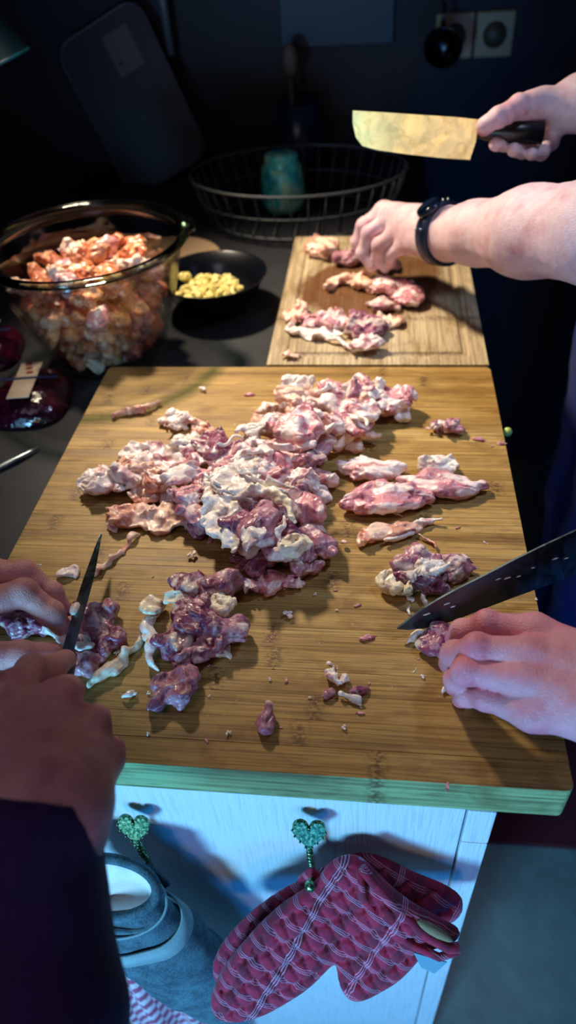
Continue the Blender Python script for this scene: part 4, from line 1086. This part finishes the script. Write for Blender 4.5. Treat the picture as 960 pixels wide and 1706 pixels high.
def person(name_label, hands, shoulders, elbows, wrists, chest, headc, fwd, top, trousers, sleeve_from, base, red, side_legs, hem=None):
    t = tag(empty('person', (chest[0], chest[1], FZ)), name_label, 'person')
    ms = []
    for V, F, joints, rad in hands: ms.append((V, F, skin_col(V, joints, base, red, rad=rad)))
    for s, e, w_ in zip(shoulders, elbows, wrists):
        V, F = limb([[(s, .048), (e, .040), (w_+(e-w_)*.15, .027)]], .006); ms.append((V, F, skin_col(V, [e], base, red)))
    V, F = head_mesh(headc, fwd); ms.append((V, F, skin_col(V, [headc], base, red)))
    V, F, C = join(*ms); off = np.array([chest[0], chest[1], FZ])
    b = mesh_obj('body', V-off, F, M['skin'], t, col=C)
    V, F = hair_mesh(headc, fwd); mesh_obj('hair', V-off, F, M['hair'], t)
    mid = (shoulders[0]+shoulders[1])/2; hip = np.array([chest[0], chest[1], -.02]); ax = (shoulders[1]-shoulders[0]); ax /= np.linalg.norm(ax)
    torso = [[(shoulders[0], .062), (mid+V3(0, 0, .02), .075), (shoulders[1], .062)], [(mid-ax*.08, .09), (chest-ax*.07, .10), (hip-ax*.06, .10)], [(mid+ax*.08, .09), (chest+ax*.07, .10), (hip+ax*.06, .10)]]
    V, F = limb(torso, .009, .05, .004, 2, clip=lambda P: (hip[2]-.05)-P[..., 2]); mesh_obj('top', V-off, F, top, t)
    for i, (s, e, w_) in enumerate(zip(shoulders, elbows, wrists)):
        if sleeve_from[i] is None: continue
        pts = sleeve_from[i]
        V, F = limb([pts], .0055, .03, .0035, 5+i, clip=(lambda P, a=pts[-1][0], b_=pts[-2][0]: ((P-np.asarray(a, np.float32))@((a-b_)/np.linalg.norm(a-b_)).astype(np.float32)))); mesh_obj('sleeve', V-off, F, top, t)
    legs = []
    for s in (-1, 1):
        a = hip+ax*s*.085
        legs.append([(a, .10), (np.array([a[0], a[1], FZ+.48]), .075), (np.array([a[0], a[1], FZ+.12]), .060)])
    V, F = limb(legs, .010, .04, .005, 9, clip=lambda P: np.maximum((FZ+.07)-P[..., 2], P[..., 2]-(hip[2]+.02))); mesh_obj('trousers', V-off, F, trousers, t)
    f2 = np.array(fwd, float)/np.linalg.norm(fwd)
    for s in (-1, 1):
        a = hip+ax*s*.085; g0 = np.array([a[0], a[1], FZ+.040])-f2*.05
        V, F = limb([[(g0, .040), (g0+f2*.10, .042), (g0+f2*.20, .036)]], .006, .02, clip=lambda P: (FZ+.002)-P[..., 2]); mesh_obj('shoe', V-off, F, M['black_plastic'], t)
    return t

def knife_blade(edge, spine, thick, mat, name, parent):
    """edge / spine: matching 3-D polylines from tip to heel; wedge section from spine thickness to edge"""
    edge = [np.array(p) for p in edge]; spine = [np.array(p) for p in spine]; n_ = np.cross(edge[-1]-edge[0], spine[-1]-edge[-1]); n_ /= np.linalg.norm(n_)
    V = []; F = []; m = len(edge)
    for e, s in zip(edge, spine):
        mid = e*.45+s*.55; V += [e-n_*.0001, mid-n_*thick*.42, s-n_*thick*.5, s+n_*thick*.5, mid+n_*thick*.42, e+n_*.0001]
    for i in range(m-1):
        for k in range(6): F.append((i*6+k, i*6+(k+1) % 6, (i+1)*6+(k+1) % 6, (i+1)*6+k))
    F.append(tuple(range(6))[::-1]); F.append(tuple((m-1)*6+k for k in range(6)))
    return mesh_obj(name, V, F, mat, parent, smooth=False), n_

# ---- front right person: left hand holds meat, right hand (out of frame) holds the large knife
def P_(x, y, z): return at(x, y, z)
kB = tag(empty('chef_knife'), 'large chef knife with dark shiny blade entering from the right edge', 'knife')
E0 = at(662, 1047, .010); EH = at(966, 948, .030)
dirE = (EH-E0); heelE = E0+dirE*1.10
SH_ = at(960, 884, .066); up_ = (SH_-at(960, 949, .030))
pln = (E0, np.cross(dirE, up_)/np.linalg.norm(np.cross(dirE, up_)))
ke = [(662, 1048), (680, 1049.5), (707, 1047), (730, 1042), (757, 1034), (807, 1014), (857, 995), (910, 976), (960, 957), (1000, 942)]
ks = [(662, 1046), (680, 1032), (707, 1012), (730, 998), (757, 983), (807, 958), (857, 932), (910, 906), (960, 883), (1000, 864)]
edge = [at(x, y, plane=pln) for x, y in ke]; spine = [at(x, y, plane=pln) for x, y in ks]
bl, nB = knife_blade(edge, spine, .0022, M['blade'], 'blade', kB)
hd = dirE/np.linalg.norm(dirE); upn = up_/np.linalg.norm(up_)
hs = heelE+up_*.62
V, F = tube_vf([hs-hd*.006, hs+hd*.012, hs+hd*.05, hs+hd*.10, hs+hd*.125], [.013, .012, .0125, .0125, .010], 12); mesh_obj('handle', V, F, M['black_plastic'], kB)
V, F = tube_vf([hs-hd*.010, hs-hd*.003], [.0125, .0125], 12); mesh_obj('bolster', V, F, M['steel'], kB)
stamp = plain('stamp', '#10161b', .5)
sgn = -1 if np.dot(nB, CAM-SH_) < 0 else 1
c0 = E0+dirE*.80+up_*.66+nB*sgn*.0012
for dx, dy, w_, l_ in ((-.0062, 0, .0013, .010), (-.0032, 0, .0013, .010), (-.0002, 0, .0013, .010), (.0028, 0, .0013, .010), (.0058, 0, .0013, .010), (0, -.0045, .0125, .0013), (-.0047, .002, .003, .0013), (.0013, .001, .003, .0013)):
    q = c0+hd*dx+upn*dy; a_, b_ = hd*w_/2, upn*l_/2
    V = [q-a_-b_, q+a_-b_, q+a_+b_, q-a_+b_]; V += [v+nB*sgn*.0002 for v in V]
    mesh_obj('stamp_stroke', V, [(0, 1, 2, 3), (7, 6, 5, 4), (0, 4, 5, 1), (1, 5, 6, 2), (2, 6, 7, 3), (3, 7, 4, 0)], stamp, bl, smooth=False)
smr = M['meat']
for i, (f, g, s) in enumerate([(.16, .3, .0022), (.27, .55, .002), (.55, .45, .0018), (.60, .40, .0022), (.66, .35, .0015), (.74, .45, .0012), (.86, .5, .002), (.92, .42, .0015), (.30, .25, .0016)]):
    q = E0+dirE*f+up_*min(g, .5)*(1 if f > .3 else .5)+nB*sgn*.0016; V, F = blob_vf(1, 8, 5)
    V = np.array([q+hd*v[0]*s*1.6+upn*v[1]*s*.35+nB*v[2]*.0006 for v in V]); c_ = np.tile(np.array([[.62, .55, .52]]), (len(V), 1)); mesh_obj('meat_smear', V, F, smr, kB, col=c_)

iB = [(P_(893, 1052, .056), .0125), (P_(812, 1040, .054), .0103), (P_(770, 1052, .036), .0092), (P_(757, 1066, .018), .0078)]
mB = [(P_(880, 1092, .060), .0125), (P_(795, 1079, .059), .0107), (P_(757, 1090, .040), .0096), (P_(748, 1106, .018), .0080)]
rB = [(P_(872, 1133, .054), .0120), (P_(778, 1118, .049), .0103), (P_(762, 1132, .030), .0092), (P_(757, 1142, .012), .0078)]
lB = [(P_(888, 1188, .042), .0125), (P_(810, 1163, .034), .0092), (P_(778, 1158, .022), .0082), (P_(768, 1164, .010), .0070)]
wB = P_(1060, 1196, .060); wB2 = P_(1055, 1140, .060)
thB = [(P_(985, 1085, .035), .012), (P_(880, 1062, .024), .0105), (P_(820, 1065, .018), .0098), (P_(783, 1072, .012), .0085)]
palmB = [(iB[0][0], wB2, .0125, .024), (mB[0][0], wB2, .0125, .024), (rB[0][0], wB, .0125, .025), (lB[0][0], wB, .0115, .024), (P_(950, 1085, .036), wB2, .013, .02)]
elB = V3(.60, -.02, .14); shB = V3(.74, -.06, .42)
armB = [(wB, .028), (wB+(elB-wB)*.45, .034)]
vb = [(P_(893, 1052, .060), P_(1000, 1110, .071), .0045), (P_(880, 1092, .064), P_(1010, 1130, .073), .0045), (P_(872, 1133, .058), P_(1010, 1150, .071), .0042), (P_(885, 1180, .045), P_(1020, 1180, .062), .004)]
VB, FB = build_hand([iB, mB, rB, lB, thB], palmB, armB, vb, h=.0012, kp=.012)
jB = [f[k][0] for f in (iB, mB, rB, lB) for k in (0, 1, 3)]
# right hand closed round the knife handle, just outside the frame
hc = hs+hd*.062
def fist(c, axis, back, wrist, h=.0022, r=.0095):
    axis = axis/np.linalg.norm(axis); back = back-axis*np.dot(back, axis); back /= np.linalg.norm(back); inn = np.cross(axis, back)
    if np.dot(inn, wrist-c) > 0: inn = -inn
    fs = []
    for k in range(4):
        o = c+axis*(-.030+.020*k); rr = r*(1.0, 1.05, 1.0, .88)[k]
        fs.append([(o+back*.030-inn*.012, rr*1.2), (o+back*.022+inn*.022, rr), (o-back*.010+inn*.026, rr*.95), (o-back*.020+inn*.004, rr*.85)])
    th = [(c+axis*(-.030)-inn*.025, rr*1.2), (c+axis*(-.045)-inn*.012-back*.014, rr*1.1), (c+axis*(-.052)+inn*.004-back*.019, rr)]
    pm = [(f[0][0], wrist, .0125, .022) for f in fs]
    return fs+[th], pm
rwB = hc+V3(.085, .03, .03)
fsB, pmB = fist(hc, -hd, upn, rwB)
elB2 = V3(.66, .26, .16); shB2 = V3(.78, .30, .42)
VB2, FB2 = build_hand(fsB, pmB, [(rwB, .024), (rwB+(elB2-rwB)*.4, .03)], h=.0022)
person('person in dark maroon at the front right, left hand pressing meat beneath the large knife',
       [(VB, FB, jB, .0105), (VB2, FB2, [f[1][0] for f in fsB], .010)],
       [shB, shB2], [elB, elB2], [wB, rwB], V3(.86, .12, .22), V3(.86, .12, .70), (-1, 0, 0), M['maroon_cloth'], M['jeans'],
       [[(shB, .062), (elB, .052), (wB+(elB-wB)*.45, .040)], [(shB2, .062), (elB2, .052), (rwB+(elB2-rwB)*.4, .038)]], np.array(lin('#cf8f97')), np.array(lin('#cc4862')), None)
chicken(735, 1062, 34, 28, 17, 20, 'chunk', 'purple', 'dark purple piece being cut, held under the fingers of the right hand', 0.0, h=1.1)
chicken(745, 1082, 24, 16, 12, 60, 'lobe', 'mauve', 'mauve strip of meat squeezed under the fingertips by the large knife', 0.0, h=1.1)

# ---- left person: left hand steadies the meat, right fist holds the small knife
tipP = P_(169, 890, .030); basP = P_(113, 1088, .040)
kP = tag(empty('paring_knife'), 'small knife with narrow dark blade held in the left fist', 'knife')
dP = basP-tipP; dn = dP/np.linalg.norm(dP)
view = CAM-basP; sd_ = np.cross(view, dn); sd_ /= np.linalg.norm(sd_)
if sd_[0] < 0: sd_ = -sd_
sd_ = sd_*.5+np.cross(dn, sd_)*(.86 if np.cross(dn, sd_)[2] > 0 else -.86); sd_ /= np.linalg.norm(sd_)
edge = []; spine = []
for f in np.linspace(0, 1.06, 14):
    wd = .0165*min(1, (f/.45))**.8*.95+.0004
    q = tipP+dP*f; edge.append(q+sd_*wd*.5*(1.0)); spine.append(q-sd_*wd*.5)
bp, nP = knife_blade(edge, spine, .0022, M['blade'], 'blade', kP)
hpP = tipP+dP*1.04
V, F = tube_vf([hpP-dn*.004, hpP+dn*.01, hpP+dn*.05, hpP+dn*.10], [.008, .0095, .0105, .010], 12, flat=.8); mesh_obj('handle', V, F, M['black_plastic'], kP)
V, F = blob_vf(.0045, 10, 7); q = mesh_obj('meat_smear', np.array(V)*np.array([1, 1.6, .6]), F, smr, kP, col=np.tile([[.7, .6, .55]], (len(V), 1))); q.location = tipP+dP*.66-sd_*.006+V3(0, 0, .003)

iP = [(P_(-45, 1010, .060), .0135), (P_(40, 988, .056), .0118), (P_(85, 1022, .038), .0105), (P_(103, 1044, .022), .0085)]
mP = [(P_(-55, 962, .056), .0130), (P_(38, 955, .050), .0115), (P_(85, 988, .032), .0100), (P_(106, 1018, .016), .0082)]
rP = [(P_(-60, 925, .050), .0125), (P_(5, 955, .036), .0105), (P_(30, 985, .022), .0095), (P_(45, 1000, .012), .0080)]
lP = [(P_(-70, 905, .040), .0110), (P_(-25, 950, .026), .0092), (P_(0, 975, .016), .0085), (P_(15, 985, .010), .0075)]
tP = [(P_(-110, 1100, .050), .0140), (P_(-40, 1092, .042), .0125), (P_(35, 1092, .034), .0115), (P_(88, 1090, .022), .0095)]
wP = P_(-190, 1060, .060); wP0 = P_(-190, 1020, .058)
palmP = [(iP[0][0], wP0, .0135, .024), (mP[0][0], wP0, .013, .024), (rP[0][0], wP0, .0125, .024), (lP[0][0], wP0, .011, .022), (tP[0][0], wP, .014, .023), (P_(-110, 1050, .045), wP, .018, .022)]
elP = V3(-.60, -.16, .06); shP = V3(-.80, -.36, .42)
VP, FP = build_hand([iP, mP, rP, lP, tP], palmP, [(wP, .025), (wP+(elP-wP)*.4, .03)], h=.0014, kp=.012)
# right fist, knuckles towards the camera
iR = [(P_(24, 1150, .093), .0130), (P_(52, 1118, .078), .0112), (P_(88, 1112, .058), .0098), (P_(108, 1100, .046), .0086)]
mR = [(P_(100, 1165, .092), .0125), (P_(112, 1152, .062), .0108), (P_(95, 1180, .044), .0095), (P_(70, 1200, .048), .0085)]
rR = [(P_(148, 1212, .082), .0122), (P_(158, 1200, .054), .0104), (P_(130, 1225, .038), .0094), (P_(105, 1240, .044), .0082)]
lR = [(P_(174, 1264, .070), .0112), (P_(184, 1252, .044), .0094), (P_(160, 1275, .030), .0085), (P_(135, 1285, .036), .0076)]
tR = [(P_(10, 1260, .080), .015), (P_(15, 1190, .060), .0125), (P_(50, 1140, .048), .0112), (P_(88, 1118, .038), .0095)]
wR = P_(84, 1350, .110); wR0 = P_(46, 1352, .114)
palmR = [(iR[0][0], wR0, .0135, .0255), (mR[0][0], wR0, .013, .026), (rR[0][0], wR, .0125, .026), (lR[0][0], wR, .0118, .026), (tR[0][0], wR0, .015, .024), (P_(60, 1270, .085), wR0, .022, .026), (P_(130, 1290, .082), wR, .020, .025)]
elR = P_(-60, 1850, .04); shR = V3(-.48, -.52, .40)
VR, FR = build_hand([iR, mR, rR, lR, tR], palmR, [(wR, .030), (wR+(elR-wR)*.35, .034)],
                    [(P_(24, 1150, .097), P_(50, 1270, .118), .004), (P_(100, 1165, .097), P_(78, 1280, .119), .004), (P_(148, 1212, .087), P_(105, 1290, .114), .0038)], h=.0014, kp=.012)
wsR = at(85, 1400, .118)
slR = [(shR, .065), (at(-30, 1900, .05), .054), (at(30, 1700, .062), .048), (at(12, 1560, .078), .042), (at(28, 1430, .100), .039), (at(48, 1318, .118), .039)]
person('person in dark purple sweater at the front left, cutting with a small knife',
       [(VP, FP, [f[k][0] for f in (iP, mP, tP) for k in (1, 3)], .010), (VR, FR, [iR[0][0], mR[0][0], rR[0][0], lR[0][0]], .014)],
       [shP, shR], [elP, slR[1][0]], [wP, wR], V3(-.66, -.44, .2), V3(-.66, -.40, .72), (.5, 1, 0), M['purple_knit'], M['jeans'],
       [[(shP, .062), (elP, .052), (wP+(elP-wP)*.3, .038)], slR], np.array(lin('#d59a90')), np.array(lin('#a8485a')), None)
# meat held by the left person
chicken(40, 1030, 66, 30, 20, -12, 'lobe', 'purple', 'dark purple meat pinched between thumb and fingers of the left hand', .004, h=1.2)
chicken(148, 1035, 56, 46, 18, -50, 'lobe', 'mauve', 'mauve thigh piece under the small knife blade', 0, h=1.2)
chicken(168, 1065, 40, 28, 16, -60, 'lobe', 'purple', 'deep magenta end of the thigh piece right of the small knife', 0, h=1.2)
chicken(135, 1108, 44, 22, 12, 35, 'lobe', 'pink', 'rosy strip of meat under the left fist', 0, h=1.2)
chicken(100, 1060, 50, 16, 12, -20, 'strip', 'skin', 'greyish membrane stretched from the fingers to the small knife', .010, h=1.2)

# ---- person at the back right: watch on the left wrist, cleaver in the right hand
mcp = [(P_(650, 350, .088), .0125), (P_(636, 352, .080), .0125), (P_(640, 372, .070), .012), (P_(655, 400, .062), .011)]
iA = [(P_(640, 352, .098), .0130), (P_(606, 376, .078), .0108), (P_(596, 402, .054), .0098), (P_(607, 424, .036), .0085)]
mA = [(P_(652, 362, .098), .0130), (P_(615, 388, .078), .0110), (P_(605, 420, .050), .0098), (P_(620, 444, .032), .0085)]
rA = [(P_(664, 385, .090), .0125), (P_(632, 408, .068), .0104), (P_(628, 430, .044), .0094), (P_(642, 446, .030), .0082)]
lA = [(P_(676, 408, .078), .0115), (P_(650, 424, .056), .0095), (P_(652, 436, .040), .0086), (P_(662, 442, .028), .0076)]
tA = [(P_(690, 380, .085), .014), (P_(655, 395, .066), .0118), (P_(632, 420, .050), .0105), (P_(620, 436, .036), .0092)]
wA = P_(735, 390, .108); elA = P_(1010, 385, .190)
palmA = [(iA[0][0], wA+V3(0, .008, .006), .0135, .026), (mA[0][0], wA, .013, .027), (rA[0][0], wA, .0125, .026), (lA[0][0], wA-V3(0, .008, .004), .0118, .025)]
fwA = [(wA, .029), (wA+(elA-wA)*.25, .035), (wA+(elA-wA)*.60, .047), (elA, .052), (elA+(elA-wA)*.12, .052)]
VA, FA = build_hand([iA, mA, rA, lA, tA], palmA, fwA, h=.0022, kp=.014)
# right hand round the cleaver handle
c1 = at(588, 183, y=.735); c2 = at(797, 198, y=.735); c3 = at(783, 266, y=.728); c4 = at(592, 244, y=.728)
kA = tag(empty('cleaver'), 'broad kitchen knife with blade tinted lamplight gold held up at the back', 'knife')
# blade is tilted so that its face mirrors the added warm light behind the camera
nn = V3(-.06, -.98, .12); nn /= np.linalg.norm(nn); p0 = at(690, 225, y=.73)
E_ = [at(x, y, plane=(p0, nn)) for x, y in [(588, 184), (640, 187), (700, 191), (760, 195), (798, 199), (793, 236), (783, 266), (735, 263), (680, 257), (630, 250), (604, 243), (593, 228), (588, 205)]]
V = [p-nn*.0011 for p in E_]+[p+nn*.0011 for p in E_]; m = len(E_)
F = [tuple(range(m)), tuple(range(m, 2*m))[::-1]]+[(i, m+i, m+(i+1) % m, (i+1) % m) for i in range(m)]
mesh_obj('blade', V, F, M['cleaver_glow_steel'], kA, smooth=False)
ha = at(797, 218, plane=(p0, nn)); hb = at(905, 222, plane=(p0, nn))
V, F = tube_vf([ha, ha*.85+hb*.15, ha*.5+hb*.5, hb], [.008, .011, .0125, .013], 12); mesh_obj('handle', V, F, M['black_plastic'], kA)
def Q_(x, y, dy=0.0): return at(x, y, y=.73+dy)
i2 = [(Q_(880, 178, .0), .0125), (Q_(845, 190, -.022), .0105), (Q_(815, 205, -.020), .0095), (Q_(806, 218, -.006), .0085)]
t2A = [(Q_(905, 165, .01), .014), (Q_(865, 176, -.012), .012), (Q_(830, 196, -.026), .0112), (Q_(808, 208, -.024), .0095)]
m2 = [(Q_(895, 190, .03), .0125), (Q_(862, 222, .022), .0105), (Q_(842, 238, .000), .0095), (Q_(826, 240, -.018), .0085)]
r2 = [(Q_(912, 196, .03), .0125), (Q_(890, 232, .022), .0104), (Q_(872, 250, .000), .0094), (Q_(856, 250, -.018), .0084)]
l2 = [(Q_(930, 200, .03), .0115), (Q_(918, 236, .020), .0095), (Q_(902, 254, .000), .0088), (Q_(886, 256, -.016), .0078)]
w2A = Q_(965, 172, .02)
VA2, FA2 = build_hand([i2, t2A, m2, r2, l2], [(i2[0][0], w2A, .013, .025), (m2[0][0], w2A, .013, .025), (r2[0][0], w2A, .0125, .025), (l2[0][0], w2A, .0115, .024)], [(w2A, .028), (w2A+(V3(.56, .86, .22)-w2A)*.5, .036)], h=.0022)
shA = V3(.56, .54, .42); shA2 = V3(.58, .94, .42); elA2 = V3(.56, .86, .22)
pa = person('person in dark navy at the back right, watch on wrist, raising a broad knife',
       [(VA, FA, [f[k][0] for f in (iA, mA, rA) for k in (0, 1)], .012), (VA2, FA2, [i2[1][0], m2[1][0], i2[3][0]], .016)],
       [shA, shA2], [elA+V3(.03, 0, .01), elA2], [elA-(elA-wA)*.3, w2A], V3(.53, .78, .22), V3(.54, .76, .70), (-1, 0, 0), M['navy_cloth'], M['navy_cloth'],
       [[(shA, .068), (elA+(shA-elA)*.45, .060)], [(shA2, .066), (elA2, .056), (w2A+(elA2-w2A)*.5, .042)]], np.array(lin('#d9bdc2')), np.array(lin('#c06a74')), None)
# watch strap, case and bracelet pins round the wrist
wt = tag(empty('wristwatch'), 'dark blue wristwatch with steel pins on the bare left wrist at the back', 'watch')
ax_ = (elA-wA)/np.linalg.norm(elA-wA); wc = wA+ax_*.006; s1 = np.cross(ax_, V3(0, 0, 1)); s1 /= np.linalg.norm(s1); s2 = np.cross(s1, ax_)
prof = [(.0330, -.0105), (.0395, -.0105), (.0405, 0), (.0405, .0105), (.0330, .0105)]
V = []; F = []; ng = 40
for r_0, a0 in prof:
    for i in range(ng): t_ = 2*math.pi*i/ng; V.append(wc+ax_*a0+s1*math.cos(t_)*r_0+s2*math.sin(t_)*r_0)
for j in range(len(prof)):
    for i in range(ng): j2 = (j+1) % len(prof); F.append((j*ng+i, j*ng+(i+1) % ng, j2*ng+(i+1) % ng, j2*ng+i))
mesh_obj('strap', V, F, plain('watch_strap', '#0a1a38', .35), wt)
cdir = CAM-wc; cdir -= ax_*np.dot(cdir, ax_); cdir /= np.linalg.norm(cdir); cdir = cdir*.5+V3(0, 0, .85); cdir -= ax_*np.dot(cdir, ax_); cdir /= np.linalg.norm(cdir); sd2 = np.cross(cdir, ax_)
V, F = lathe_vf([(.0005, -.002), (.015, -.002), (.0165, .001), (.0155, .005), (.0005, .0055)], 32); V = [wc+cdir*(.0405+v[2])+ax_*v[0]+sd2*v[1] for v in V]; mesh_obj('watch_case', V, F, plain('watch_case', '#101c30', .15), wt)
for k in (-1, 1):
    for g in (-.006, .004):
        V, F = blob_vf(.0022, 8, 6); V = [wc+np.array(v)+(cdir*.75+sd2*k*.66)*.0418+ax_*g for v in V]; mesh_obj('strap_pin', V, F, M['steel'], wt)
